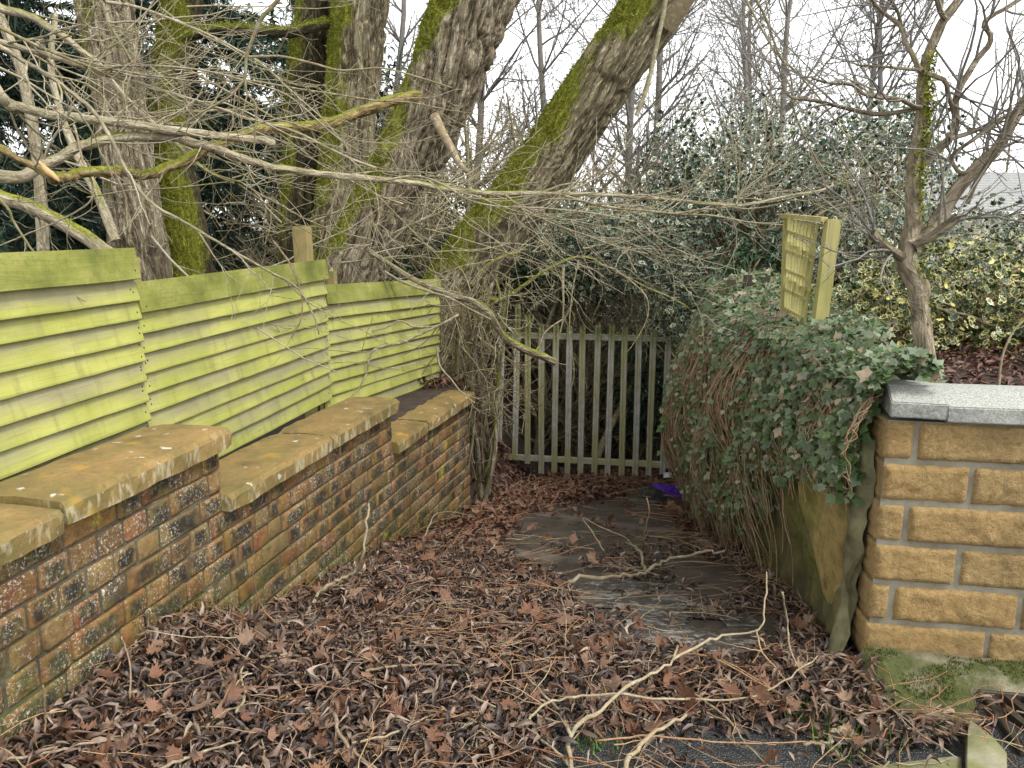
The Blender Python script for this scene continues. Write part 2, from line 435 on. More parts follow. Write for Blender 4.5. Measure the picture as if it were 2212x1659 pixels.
def mat_topboard():
    m = Mat('mossy_board'); ob = m.obj(); p = m.pos()
    grain = m.noise(m.map(ob, (4, 1, 60)), 1.0, 4, .6, 1.2)
    c = m.ramp(m.noise(p, 5, 4, .6), [(.3, (.10, .115, .018)), (.5, (.21, .22, .04)), (.7, (.31, .30, .085))])
    c = m.mix(m.math('MULTIPLY', m.rng(grain, .5, .75), .6), c, (.12, .13, .03))
    c = m.mix(m.math('MULTIPLY', m.rng(m.noise(p, 70, 3), .5, .7), .4), c, (.09, .13, .015))
    m.set(Base_Color=c, Roughness=.9); m.bump(grain, .5, .004); return m.m

def mat_postwood(name='post_wood', a=(.33, .25, .10), b=(.20, .19, .06)):
    m = Mat(name); p = m.pos()
    g = m.noise(m.map(p, (45, 45, 3)), 1.0, 4)
    c = m.mix(m.rng(m.noise(p, 5, 3), .4, .65), a, b)
    c = m.mix(m.math('MULTIPLY', m.rng(g, .5, .8), .5), c, (.10, .075, .03))
    m.set(Base_Color=c, Roughness=.85); m.bump(g, .4, .004); return m.m

def mat_galv():
    m = Mat('galvanised_steel'); p = m.pos(); o = m.orand()
    n = m.noise(p, 14, 4, .6); s = m.sep(p)
    c = m.ramp(n, [(.3, (.40, .39, .33)), (.6, (.56, .55, .48)), (.8, (.66, .65, .60))])
    alg = m.math('MULTIPLY', m.rng(m.math('ADD', m.noise(m.map(p, (6, 6, 1.3)), 1.0, 3), m.math('MULTIPLY', o, .22)), .52, .70), .85)
    c = m.mix(alg, c, (.42, .40, .17))
    top = m.math('MULTIPLY', m.rng(s[2], .22, .42), m.rng(m.noise(p, 40, 3), .2, .5))
    c = m.mix(m.math('MULTIPLY', top, .9), c, (.13, .145, .018))
    c = m.mix(m.math('MULTIPLY', m.rng(m.noise(p, 95, 2), .62, .7), .5), c, (.12, .10, .06))
    m.set(Base_Color=c, Roughness=.55, Metallic=.1); m.bump(m.noise(p, 120, 2), .15, .002); return m.m

def mat_block():
    m = Mat('split_face_block'); p = m.pos(); o = m.orand()
    n = m.noise(p, 62, 5, .78); n2 = m.noise(p, 14, 3)
    c = m.ramp(n, [(.28, (.16, .10, .038)), (.5, (.40, .275, .115)), (.72, (.60, .45, .235))])
    c = m.mix(.35, c, m.ramp(n2, [(.3, (.26, .155, .045)), (.7, (.40, .26, .10))]))
    c = m.mix(m.math('MULTIPLY', m.rng(o, 0, 1), .3), c, (.40, .24, .075))
    c = m.mix(m.math('MULTIPLY', m.rng(m.noise(m.map(p, (3.5, 3.5, .9)), 2.0, 4), .52, .7), .5), c, (.16, .115, .05))
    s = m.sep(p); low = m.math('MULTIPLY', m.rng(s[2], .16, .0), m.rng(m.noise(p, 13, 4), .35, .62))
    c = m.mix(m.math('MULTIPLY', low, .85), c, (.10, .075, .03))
    m.set(Base_Color=c, Roughness=.92); m.bump(n, 1.0, .016); return m.m

def mat_cement(name='cement', a=(.15, .135, .095), b=(.27, .25, .19)):
    m = Mat(name); p = m.pos()
    c = m.ramp(m.noise(p, 12, 4), [(.3, a), (.7, b)])
    c = m.mix(m.math('MULTIPLY', m.rng(m.noise(p, 85, 3), .55, .7), .35), c, (.10, .09, .06))
    m.set(Base_Color=c, Roughness=.95); m.bump(m.noise(p, 140, 3), .5, .004); return m.m

def mat_greycoping():
    m = Mat('grey_coping'); p = m.pos()
    n = m.noise(p, 160, 3, .8)
    c = m.ramp(n, [(.35, (.16, .165, .14)), (.5, (.34, .345, .31)), (.7, (.48, .485, .44))])
    s = m.sep(m.nd('ShaderNodeNewGeometry').outputs['Normal'])
    front_dark = m.math('MULTIPLY', m.rng(s[2], .5, .1), m.rng(m.noise(p, 4, 2), .3, .62))  # upright faces patchily darker than the top
    c = m.mix(m.math('MULTIPLY', front_dark, .75), c, m.ramp(m.noise(p, 75, 3, .8), [(.4, (.07, .075, .065)), (.65, (.30, .30, .28))]))
    m.set(Base_Color=c, Roughness=.9); m.bump(n, .5, .003); return m.m

def mat_rubble():
    m = Mat('mossy_rubble'); p = m.pos()
    n = m.noise(p, 5, 5, .65)
    c = m.ramp(n, [(.28, (.045, .042, .017)), (.45, (.10, .09, .036)), (.6, (.17, .145, .055)), (.8, (.25, .20, .085))])
    c = m.mix(m.math('MULTIPLY', m.rng(m.noise(p, 3.1, 3), .46, .64), .8), c, (.11, .115, .018))
    c = m.mix(m.math('MULTIPLY', m.rng(m.noise(p, 40, 4), .5, .75), .5), c, (.02, .022, .012))
    m.set(Base_Color=c, Roughness=.75); m.bump(m.math('ADD', m.noise(p, 30, 5, .7), n), .7, .012); return m.m

def mat_ochre():
    m = Mat('ochre_stone'); p = m.pos()
    n = m.noise(p, 13, 5, .7)
    c = m.ramp(n, [(.3, (.13, .095, .03)), (.5, (.30, .22, .075)), (.7, (.40, .31, .12))])
    c = m.mix(m.math('MULTIPLY', m.rng(m.noise(p, 6, 3), .44, .64), .8), c, (.11, .115, .014))
    m.set(Base_Color=c, Roughness=.85); m.bump(n, .6, .012); return m.m

def mat_earth():
    m = Mat('leaf_earth'); p = m.pos(); n = m.noise(p, 9, 5, .7)
    c = m.ramp(n, [(.3, (.016, .011, .008)), (.55, (.045, .028, .018)), (.8, (.085, .05, .028))])
    m.set(Base_Color=c, Roughness=.85); m.bump(m.noise(p, 45, 4), .8, .02); return m.m

def mat_path():
    m = Mat('wet_concrete'); p = m.pos(); n = m.noise(p, 5, 5, .6)
    c = m.ramp(n, [(.3, (.030, .024, .018)), (.55, (.065, .053, .040)), (.8, (.115, .095, .07))])
    c = m.mix(m.rng(m.noise(p, 75, 3, .7), .5, .7), c, m.mix(.5, c, (.14, .12, .09)))
    m.set(Base_Color=c, Roughness=m.rng(m.noise(p, 3, 3), .35, .65, .22, .62))
    m.bump(m.noise(p, 70, 4, .7), .35, .006); return m.m

def mat_tarmac():
    m = Mat('wet_tarmac'); p = m.pos(); v = m.voro(p, 170)
    c = m.ramp(m.noise(p, 190, 2), [(.3, (.012, .014, .014)), (.7, (.05, .054, .052))])
    m.set(Base_Color=c, Roughness=.42); m.bump(v, .9, .006); return m.m

def mat_iron():
    m = Mat('rusted_iron'); p = m.pos(); n = m.noise(p, 22, 4)
    c = m.ramp(n, [(.35, (.030, .026, .021)), (.6, (.062, .047, .033)), (.8, (.11, .068, .036))])
    m.set(Base_Color=c, Roughness=.6, Metallic=.3); m.bump(m.noise(p, 110, 3), .3, .003); return m.m

def mat_moss():
    m = Mat('moss'); p = m.pos(); n = m.noise(p, 45, 4, .7)
    c = m.ramp(n, [(.3, (.035, .055, .006)), (.55, (.105, .14, .012)), (.8, (.19, .22, .02))])
    m.set(Base_Color=c, Roughness=.95); m.bump(m.noise(p, 190, 3), 1.0, .012); return m.m

def mat_kerb():
    m = Mat('kerb_stone'); p = m.pos(); n = m.noise(p, 9, 5, .65)
    c = m.ramp(n, [(.3, (.15, .14, .08)), (.6, (.27, .255, .165)), (.8, (.36, .345, .25))])
    c = m.mix(m.math('MULTIPLY', m.rng(m.noise(p, 6.5, 3), .5, .66), .75), c, (.13, .145, .03))
    m.set(Base_Color=c, Roughness=.9); m.bump(m.noise(p, 80, 4), .5, .006); return m.m

def mat_flat(name, col, rough=.7, **kw):
    m = Mat(name); p = m.pos()
    c = m.mix(m.rng(m.noise(p, 22, 4), .3, .7), col, tuple(.72 * v for v in col))
    m.set(Base_Color=c, Roughness=rough, **kw); m.bump(m.noise(p, 60, 3), .2, .004); return m.m

BRICK, MORTAR, SAND, BOARD, TOPB = mat_brick(), mat_mortar(), mat_sandstone(), mat_board(), mat_topboard()
POST, GALV, BLOCK, CEM, GREY = mat_postwood(), mat_galv(), mat_block(), mat_cement(), mat_greycoping()
RUB, OCHRE, EARTH, PATHM, TARMAC = mat_rubble(), mat_ochre(), mat_earth(), mat_path(), mat_tarmac()
IRON, MOSS, KERB = mat_iron(), mat_moss(), mat_kerb()
WETC = mat_cement('wet_step', (.06, .05, .036), (.13, .11, .085))
HAUNCH = mat_cement('mossy_cement', (.065, .065, .028), (.21, .19, .10))

# ------------------------------------------------------------------ layout of the lane
S0, S1W = -.55, 4.30
_ss = np.linspace(S0, S1W + 6, 500); _an = np.radians(10.6 + np.clip(_ss / 4.3, 0, 1.0) * 4.9)
_x = np.concatenate([[0], np.cumsum(np.sin((_an[1:] + _an[:-1]) / 2) * np.diff(_ss))])
_y = np.concatenate([[0], np.cumsum(np.cos((_an[1:] + _an[:-1]) / 2) * np.diff(_ss))])
_i0 = np.argmin(abs(_ss)); _x += -1.31 - _x[_i0]; _y += 1.90 - _y[_i0]
def wallP(s): return np.interp(s, _ss, _x), np.interp(s, _ss, _y), float(np.interp(s, _ss, _an))
def xL(y): return np.interp(y, _y, _x)
def xR(y):
    y = np.asarray(y, float); return 1.25 + .075 * (y - 2.5) + .02 * np.clip(y - 4, 0, 9) ** 2
RD = Vector((.983, -.182, 0)); PD = Vector((.182, .983, 0))     # along the road, along the lane
TW = Vector((1.235, 2.52, 0))                                   # foot of the block wall's corner

def ramp(y):
    y = np.asarray(y, float)
    t = np.clip(y - 2.35, 0, 7.6)
    return -.21 * (np.where(t < .3, t * t / .6, t - .15))
def mound(x, y):
    d = np.asarray(x, float) - xL(y)
    return .17 * np.exp(-np.clip(d, 0, 9) ** 2 / .16) * (1 - sstep(2.45, 3.05, y))
def G(x, y):
    x = np.asarray(x, float); y = np.asarray(y, float)
    p3 = np.stack([x * 1.3, y * 1.3, 0 * x], -1)
    lane = ramp(y) + .02 * (fbm(p3 * 1.5, 3, 5) - .5)
    bank = sstep(6.2, 9.0, y)
    wl = .10 + bank * 1.3; wr = .12 + sstep(8.4, 10, y) * 1.6
    tl = sstep(0, 1, (xL(y) - .08 - x) / wl)
    left = .28 - .05 * np.clip(y - 6, 0, 12) + .15 * (fbm(p3 * .4, 3, 9) - .5)
    right = .80 + .04 * np.clip(x - 1.5, 0, 3) - .06 * np.clip(y - 6, 0, 14) + .08 * (fbm(p3 * .8, 3, 3) - .5)
    front = TW.y + .07 - .185 * (x - TW.x)
    tr = sstep(0, 1, (x - (xR(y) + .08)) / wr) * sstep(0, .1, y - front)
    z = lane * (1 - tl) + left * tl
    z = z * (1 - tr) + right * tr
    back = sstep(11.0, 15.0, y)
    return z * (1 - back) + (-.35 + .5 * (fbm(p3 * .25, 3, 21) - .5)) * back

def PG(px, py, lift=0.0):
    """point of the lane floor under a survey-picture point"""
    lo, hi = .9, 14.0
    for _ in range(40):
        mid = (lo + hi) / 2; q = at(px, py, mid)
        g = float(ramp(q.y) + mound(q.x, q.y)) + lift
        if q.z > g: lo = mid
        else: hi = mid
    return at(px, py, lo)

def axis(dense0, dense1, step, lo, hi):
    a = list(np.arange(dense0, dense1 + 1e-6, step)); s = step
    x = dense1
    while x < hi: s *= 1.25; x += s; a.append(x)
    x = dense0; s = step; b = []
    while x > lo: s *= 1.25; x -= s; b.append(x)
    return np.array(b[::-1] + a)

def sheet(name, xs, ys, zf, mat, keep=None):
    X, Y = np.meshgrid(xs, ys); Z = zf(X, Y)
    n, k = X.shape; V = np.stack([X, Y, Z], -1).reshape(-1, 3)
    i = np.arange(n * k).reshape(n, k)
    F = np.stack([i[:-1, :-1], i[:-1, 1:], i[1:, 1:], i[1:, :-1]], -1).reshape(-1, 4)
    if keep is not None:
        c = V[F].mean(1); F = F[keep(c[:, 0], c[:, 1])]
    o = link(name, mesh_np(name, V, F, smooth=True), mat); kind(o, 'structure'); return o

sheet('ground', axis(-2.4, 3.2, .045, -160, 160), axis(.4, 13.5, .06, -40, 320), lambda x, y: G(x, y) - .03, EARTH)
def lane_keep(x, y): return (x > xL(y) - .06) & (x < xR(y) + .08)
sheet('path', np.arange(-1.9, 2.6, .04), np.arange(2.6, 10.5, .05), lambda x, y: ramp(y) + .02 * (fbm(np.stack([x * 1.95, y * 1.95, 0 * x], -1), 3, 5) - .5) + .0, PATHM, lane_keep)
sheet('road', np.arange(-3.5, 6.0, .08), np.arange(-3, 2.66, .06), lambda x, y: ramp(y) + .004 + .006 * (fbm(np.stack([x * 3, y * 3, 0 * x], -1), 3, 8) - .5), TARMAC,
      lambda x, y: (y < TW.y - .12 - .185 * (x - TW.x)) & ((x > xL(np.maximum(y, 1.4)) - .1)))

# two concrete step edges across the lane
lane = bpy.data.objects['path']
for (pa, pb, w) in (((1165, 1112), (1445, 1152), .10), ((1105, 1196), (1215, 1215), .12), ((1330, 1078), (1420, 1088), .08)):
    A = PG(*pa); B = PG(*pb); A.z = float(ramp(A.y)) + .004; B.z = float(ramp(B.y)) + .004
    g = Geo(); d = (B - A); L = d.length; g.box(0, L, -w / 2, w / 2, -.05, .012, .006)
    o = link('step_edge', g.mesh('step_edge'), WETC, lane, A, (0, 0, math.atan2(d.y, d.x)))
    o.rotation_euler[1] = -math.asin(d.z / L)

# ------------------------------------------------------------------ brick wall with stone copings
COURSE = .086
def brick_variant(L, H, D, seed):
    """rounded uneven brick: front face gridded and worn (local x along, y into the wall, z up)"""
    r = np.random.default_rng(seed); nx, nz = (5, 4) if L > .15 else (4, 4)
    xs = np.array([0, .045, .5, .955, 1]) if L > .15 else np.array([0, .08, .92, 1]); zs = np.array([0, .11, .89, 1])
    V = []; F = []
    c = r.uniform(-.004, .004, (2, 4))
    for k, z in enumerate(zs):
        for i, x in enumerate(xs):
            ex = min(x, 1 - x) < 1e-6; ez = min(z, 1 - z) < 1e-6
            y = (.006 if (ex and ez) else .0028 if (ex or ez) else -.0005) + r.uniform(-.0015, .0018)
            V.append((x * L + (r.uniform(-.003, .003) if ex else 0), y, z * H + (r.uniform(-.003, .003) if ez else 0)))
    n = len(V)
    per = [i for i in range(nx)] + [k * nx + nx - 1 for k in range(1, nz)] + [(nz - 1) * nx + i for i in range(nx - 2, -1, -1)] + [k * nx for k in range(nz - 2, 0, -1)]
    for i in per: V.append((V[i][0], D, V[i][2]))
    for k in range(nz - 1):
        for i in range(nx - 1):
            a = k * nx + i; F.append((a, a + 1, a + nx + 1, a + nx))
    m = len(per)
    for j in range(m):
        a, b = per[j], per[(j + 1) % m]; F.append((b, a, n + j, n + (j + 1) % m))
    me = bpy.data.meshes.new('brick'); me.from_pydata(V, [], F); me.update(); me.materials.append(BRICK)
    me.polygons.foreach_set('use_smooth', [True] * len(me.polygons)); return me
STR = [brick_variant(.225, .077, .09, k) for k in range(7)]
HDR = [brick_variant(.108, .077, .09, 50 + k) for k in range(7)]
CUT = [brick_variant(.064, .077, .09, 90 + k) for k in range(3)]

bwall = thing('brick_wall', 'old weathered brick wall stepping down beside the lane, under stone copings', 'wall', loc=(0, 0, 0))
TOPS = [(S0, 1.0, .69), (1.0, 2.77, .432), (2.77, S1W, .174)]
def top_at(s):
    for a, b, z in TOPS:
        if s < b: return z
    return TOPS[-1][2]
# core: mortar face 7 mm behind the brick faces
def sweep(prof_fn, s0, s1, n):
    V = []; F = []; k0 = None
    ss = np.linspace(s0, s1, n)
    for s in ss:
        x, y, a = wallP(s); nx_, ny_ = -math.cos(a), math.sin(a)
        pr = prof_fn(s); k0 = len(pr)
        V += [(x + nx_ * d, y + ny_ * d, z) for d, z in pr]
    for i in range(n - 1):
        for j in range(k0):
            a = i * k0 + j; b = i * k0 + (j + 1) % k0
            F.append((a, b, b + k0, a + k0))
    F.append(tuple(range(k0))[::-1]); F.append(tuple((n - 1) * k0 + j for j in range(k0)))
    me = bpy.data.meshes.new('x'); me.from_pydata(V, [], F); me.update(); return me
for a, b, z in TOPS:
    zb = lambda s: float(ramp(wallP(s)[1])) - .15
    e = S1W - .008 if b == S1W else b - .004
    link('mortar', sweep(lambda s: [(.0055, zb(s)), (.0055, z - .004), (.225, z - .004), (.225, zb(s))], a + .001, e, 24), MORTAR, bwall)
brng = random.Random(5); nb = 0
Z0 = TOPS[0][2]
for c in range(0, 24):
    zt = Z0 - c * COURSE
    lim = max([b for a, b, z in TOPS if z >= zt - .01])
    if lim < S1W: lim -= .003
    s = S0 + brng.uniform(0, .1); run = 0
    while lim - s > .045:
        L_, pool = (.223, STR) if (brng.random() < .42 and run < 2) else (.106, HDR)
        run = run + 1 if pool is STR else 0
        if brng.random() < .04: L_, pool = .062, CUT
        sc = 1 + brng.uniform(-.03, .02)
        if s + L_ > lim - .05:
            L_, pool = (.106, HDR) if lim - s > .085 else (.062, CUT)
            if s + L_ > lim - .05 or lim - s < .12: sc = (lim - s) / L_
        x, y, an = wallP(s); g = float(ramp(y))
        if zt > g - .02:
            o = link('brick', brng.choice(pool), None, bwall)
            dj = brng.uniform(-.004, .003)
            o.location = (x - math.cos(an) * dj, y + math.sin(an) * dj, zt - .078 + brng.uniform(-.002, .002))
            o.rotation_euler = (brng.uniform(-.012, .012), brng.uniform(-.012, .012), math.pi / 2 - an + brng.uniform(-.006, .006))
            o.scale = (sc, 1, 1 + brng.uniform(-.03, .03)); nb += 1
        s += L_ * sc + .010 + brng.uniform(-.002, .003)
# bricks on the far end face
for c in range(6, 17):
    zt = Z0 - c * COURSE; x, y, an = wallP(S1W)
    for k in range(2):
        o = link('brick', brng.choice(HDR), None, bwall)
        d0 = .010 + k * .112
        o.location = (x - math.cos(an) * d0 + math.sin(an) * .016, y + math.sin(an) * d0 + math.cos(an) * .016, zt - .078)
        o.rotation_euler = (0, 0, math.pi - an); o.scale = (1, .15, 1)
print('bricks', nb)

def coping(s0, s1, zt, ov=.045, seed=0, chamf=.0):
    """coping stone: front face, slightly sloped top"""
    r = random.Random(seed); n = 14
    V = []; F = []
    prof = [(-ov, zt + .004), (-ov - .002, zt + .060), (-ov + .012, zt + .078), (.12, zt + .084), (.262, zt + .080), (.275, zt + .066), (.275, zt + .004)]
    k = len(prof); ss = np.linspace(s0, s1, n)
    for i, s in enumerate(ss):
        x, y, a = wallP(s); e = .008 if i in (0, n - 1) else 0
        for d, z in prof:
            d2 = d + r.uniform(-.004, .004) + (e if d < 0 else -e if d > .2 else 0); z2 = z + r.uniform(-.003, .003) - (e * .8 if z > zt + .05 else 0)
            V.append((x - math.cos(a) * d2, y + math.sin(a) * d2, z2))
    for i in range(n - 1):
        for j in range(k):
            a = i * k + j; b = i * k + (j + 1) % k; F.append((a, b, b + k, a + k))
    F.append(tuple(range(k))[::-1]); F.append(tuple((n - 1) * k + j for j in range(k)))
    me = bpy.data.meshes.new('coping_stone'); me.from_pydata(V, [], F); me.update()
    o = link('coping_stone', me, SAND, bwall); return o
for i, (a, b, zt) in enumerate([(S0, .17, .675), (.182, 1.035, .69), (1.0, 1.90, .432), (1.91, 2.80, .434), (2.77, 3.30, .172), (3.312, 4.335, .176)]):
    if i in (2, 4): a += .0
    coping(a, b, zt, seed=i)
# loose moss lines along the wall foot
# ------------------------------------------------------------------ lap-board fence panels
J1 = Vector((-1.50, 3.12, 0)); J2 = Vector((-1.161, 4.867, 0)); J3 = Vector((-.615, 6.61, 0))
J0 = J1 - Vector((math.sin(R(9.5)), math.cos(R(9.5)), 0)) * 1.83
def board_mesh(L, h, t0, t1, seed, wav=.004):
    """feather-edged board: thick lower edge; local x along, z up, -y faces the lane; slightly wavy lower edge"""
    r = np.random.default_rng(seed); n = 19; xs = np.linspace(0, L, n); V = []; F = []
    w1 = np.cumsum(r.uniform(-1, 1, n)) * wav * .35; w1 -= np.linspace(w1[0], w1[-1], n); b1 = np.sin(np.linspace(0, math.pi, n)) * r.uniform(-.006, .006)
    for i, x in enumerate(xs):
        zz = w1[i] + r.uniform(-.0008, .0008)
        pr = [(0.0 + b1[i], h), (-t1 + b1[i], h), (-t0 + b1[i], .003 + zz), (-t0 + .004 + b1[i], zz), (0 + b1[i], zz)]
        V += [(x, y, z) for y, z in pr]
    k = 5
    for i in range(n - 1):
        for j in range(k):
            a = i * k + j; b = i * k + (j + 1) % k; F.append((a, a + k, b + k, b))
    F.append(tuple(range(k))); F.append(tuple((n - 1) * k + j for j in reversed(range(k))))
    me = bpy.data.meshes.new('board'); me.from_pydata(V, [], F); me.update(); return me
NAIL = mat_flat('nail_rust', (.05, .028, .016), .8)
_g = Geo()
for _a in range(6): _g.v.append((.0048 * math.cos(_a * 1.047), .0, .0048 * math.sin(_a * 1.047)))
_g.v.append((0, -.0035, 0)); _g.f += [(_a, (_a + 1) % 6, 6)[::-1] for _a in range(6)]
NAILM = _g.mesh('nail'); NAILM.materials.append(NAIL)
def fence_panel(A, B, zA, zB, nboards, label, seed, expo=.0825, drop=0.0, back=0.0):
    d = B - A; L = d.length
    an = math.atan2(d.y, d.x); tilt = math.atan2(zB - zA, L)
    root = thing('lapboard_fence', label, 'fence', 'lap-board fences behind the brick wall', (A.x, A.y, 0))
    root.rotation_euler = (0, -tilt, an); root.location.z = zA
    r = random.Random(seed); g = Geo()
    z = 0.0
    for k in range(nboards):
        h = .118 if k else .122
        ztop = z
        lowz = ztop - (h if k else h)
        me = board_mesh(L - .012, h, .017, .006, seed * 40 + k)
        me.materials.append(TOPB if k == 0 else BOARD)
        off = -.020 if k == 0 else -.004 - .0015 * (k % 2)
        o = link('board', me, None, root, (.006 + r.uniform(-.004, .004), off + r.uniform(-.002, .002), lowz), (-R(8.5) if k else -R(3), r.uniform(-.004, .004), 0))
        for xx in (.028, L - .036):
            for q in range(2 if k else 1):
                nz = .020 + r.uniform(0, .03) + q * .028
                link('nail', NAILM, None, o, (xx + r.uniform(-.008, .008) + q * r.choice((-1, 1)) * .010, -.017 + .0105 * nz / h, nz), (-.1, 0, 0))
        z = lowz + (h - (expo + (.012 if k == 0 else 0))) if k else lowz + .118 - .118 + .030
    # back frame battens
    H = -z + .05
    for xx in (.02, L * .5, L - .055):
        gb = Geo(); gb.box(xx, xx + .035, .024, .05, -H, -.03); link('batten', gb.mesh('batten'), POST, root)
    return root
fence_panel(J0, J1 + (J1 - J0) * .012, 1.43, 1.44, 11, 'lap-board fence panel nearest the camera, highest of the three, cut by left edge', 1)
fence_panel(J1 + Vector((-.012, .012, 0)), J2 + (J2 - J1) * .008, 1.30, 1.325, 10, 'middle lap-board fence panel, bright green boards, below the wooden post', 2)
fence_panel(J2 + Vector((-.010, .012, 0)), J3, 1.175, 1.11, 11, 'farthest lap-board fence panel, beside the tangled bare bush', 3)
def fence_post(P, w, z0, z1, label, tilt=(0, 0), broken=False, seed=0):
    g = Geo(); r = random.Random(seed); n = 6
    V = []; F = []
    for k, z in enumerate((z0, (z0 + z1) / 2, z1 - .02, z1)):
        s = w / 2 - (.004 if z == z1 else 0)
        for x, y in ((-s, -s), (s, -s), (s, s), (-s, s)):
            V.append((x, y, z + ((r.uniform(-.05, .015)) if broken and z == z1 else 0)))
    for k in range(3):
        for j in range(4): a = k * 4 + j; b = k * 4 + (j + 1) % 4; F.append((a, b, b + 4, a + 4))
    F.append((12, 13, 14, 15))
    me = bpy.data.meshes.new('fence_post'); me.from_pydata(V, [], F); me.update()
    o = link('fence_post', me, POST, None, (P.x, P.y, 0), (tilt[0], tilt[1], R(-11)))
    tag(o, label, 'fence post'); return o
fence_post(J2 + Vector((-.10, .06, 0)), .088, -.2, 1.53, 'pale square wooden post rising above the middle fence panel', (0, R(-1.2)))
fence_post(J1 + Vector((-.085, .10, 0)), .075, -.2, 1.415, 'short broken wooden post where the highest fence panel ends', (0, R(1.0)), True, 4)
fence_post(J2 + Vector((-.03, .22, 0)), .04, -.2, 1.27, 'thin splintered wooden stake behind the farthest fence panel', (0, R(2)), True, 9)

# ------------------------------------------------------------------ palisade gate
GA = at(1082, 1000, 8.72); GB = at(1500, 1000, 8.33)
gd = (GB - GA); gd.z = 0; gL = gd.length; gu = gd.normalized(); gn = Vector((gu.y, -gu.x, 0))
gan = math.atan2(gu.y, gu.x)
gate = thing('palisade_gate', 'grey galvanised palisade gate with upright pales closing off the lane', 'gate', None, (GA.x, GA.y, -1.24), (0, 0, gan))
def pale_mesh(h, notch):
    """W-section pale with a split pointed head"""
    hw = .034; prof = [(-hw, 0.0), (-hw * .82, -.012), (-hw * .35, -.012), (-hw * .12, -.002), (hw * .12, -.002), (hw * .35, -.012), (hw * .82, -.012), (hw, 0.0)]
    V = []; F = []; n = len(prof)
    for z, k in ((0, 1), (h - .12, 1), (h - .03, .92), (h, .80)):
        for i, (x, y) in enumerate(prof):
            zz = z
            if z == h: zz = h - (.022 if i in (3, 4) else 0) - (.014 if i in (0, 7) else 0) + (-.012 * notch if i < 3 else 0)
            V.append((x * k, y, zz))
    t = .0035
    m = len(V); V += [(x, y + t, z) for x, y, z in V]
    for k in range(3):
        for i in range(n - 1):
            a = k * n + i; F.append((a, a + 1, a + n + 1, a + n)); F.append((m + a + n, m + a + n + 1, m + a + 1, m + a))
    for k in range(3):
        for i in (0, n - 1):
            a = k * n + i; F.append((a, a + n, m + a + n, m + a) if i == 0 else (m + a, m + a + n, a + n, a))
    for i in range(n - 1): F.append((3 * n + i, 3 * n + i + 1, m + 3 * n + i + 1, m + 3 * n + i)); F.append((m + i, m + i + 1, i + 1, i))
    me = bpy.data.meshes.new('pale'); me.from_pydata(V, [], F); me.update(); me.materials.append(GALV); return me
PALES = [pale_mesh(1.72, k) for k in (0, 1)]
prng = random.Random(3)
_g = Geo()
for _a in range(6): _g.v.append((.008 * math.cos(_a * 1.047), 0, .008 * math.sin(_a * 1.047)))
for _a in range(6): _g.v.append((.006 * math.cos(_a * 1.047), -.007, .006 * math.sin(_a * 1.047)))
_g.f += [(_a, (_a + 1) % 6, 6 + (_a + 1) % 6, 6 + _a) for _a in range(6)] + [tuple(range(6, 12))]
BOLTM = _g.mesh('bolt'); BOLTM.materials.append(GALV)
npale = 15
for i in range(npale):
    x = .01 + i * .1515 + prng.uniform(-.006, .006)
    if i == 0: x -= .03
    o = link('pale', PALES[i % 2], None, gate, (x, 0, .02 + .115 * max(0, 3 - i) + prng.uniform(-.012, .012)), (prng.uniform(-.01, .01), (.03 if i == 0 else .012 if i == 1 else 0) + prng.uniform(-.008, .008), 0))
    for zz in (1.60, .19): link('bolt', BOLTM, None, o, (0, -.003, zz - o.location.z))
for zz, x0 in ((1.60, -.02), (.19, -.02)):
    g = Geo(); g.box(x0, gL + .08, .004, .010, zz - .03, zz + .03); g.box(x0, gL + .08, .010, .055, zz + .023, zz + .03)
    link('rail', g.mesh('rail'), GALV, gate)
# ------------------------------------------------------------------ split-faced block wall with grey copings
tan_ = math.atan2(RD.y, RD.x)
twall = thing('block_wall', 'garden wall of split-faced yellow concrete blocks under grey copings, at right', 'wall', None, (TW.x, TW.y, 0), (0, 0, tan_))
def rock_block(L, H, D, seed, leftface=False):
    r = np.random.default_rng(seed); nx = max(4, int(L / .011)); nz = max(4, int(H / .011))
    xs = np.linspace(0, L, nx); zs = np.linspace(0, H, nz); X, Z = np.meshgrid(xs, zs)
    P = np.stack([X * 9, Z * 13, X * 0 + seed * 3.1], -1)
    Yd = -.016 * (fbm(P, 2, seed) - .35) - .016 * (np.abs(fbm(P * 3.1, 3, seed + 5) - .5) * 2) - .006 * (fbm(P * 8, 2, seed + 9) - .5)
    e = np.minimum(np.minimum(X, L - X), np.minimum(Z, H - Z)); Yd = Yd * sstep(-.002, .012, e) + .010 * (1 - sstep(0, .008, e))
    V = np.stack([X, Yd, Z], -1).reshape(-1, 3); i = np.arange(nx * nz).reshape(nz, nx)
    F = [tuple(q) for q in np.stack([i[:-1, :-1], i[:-1, 1:], i[1:, 1:], i[1:, :-1]], -1).reshape(-1, 4)]
    per = list(i[0]) + list(i[1:, -1]) + list(i[-1, -2::-1]) + list(i[-2:0:-1, 0])
    V = [tuple(v) for v in V]; n = len(V)
    for q in per:
        v = V[q]; V.append((v[0] + (0 if not leftface or v[0] > .01 else -.012 * r.random()), D, v[2]))
    m = len(per)
    for j in range(m): a, b = per[j], per[(j + 1) % m]; F.append((int(b), int(a), n + j, n + (j + 1) % m))
    me = bpy.data.meshes.new('block'); me.from_pydata(V, [], F); me.update(); me.materials.append(BLOCK)
    me.polygons.foreach_set('use_smooth', [True] * len(me.polygons)); return me
TC = .1435; BH = .1305
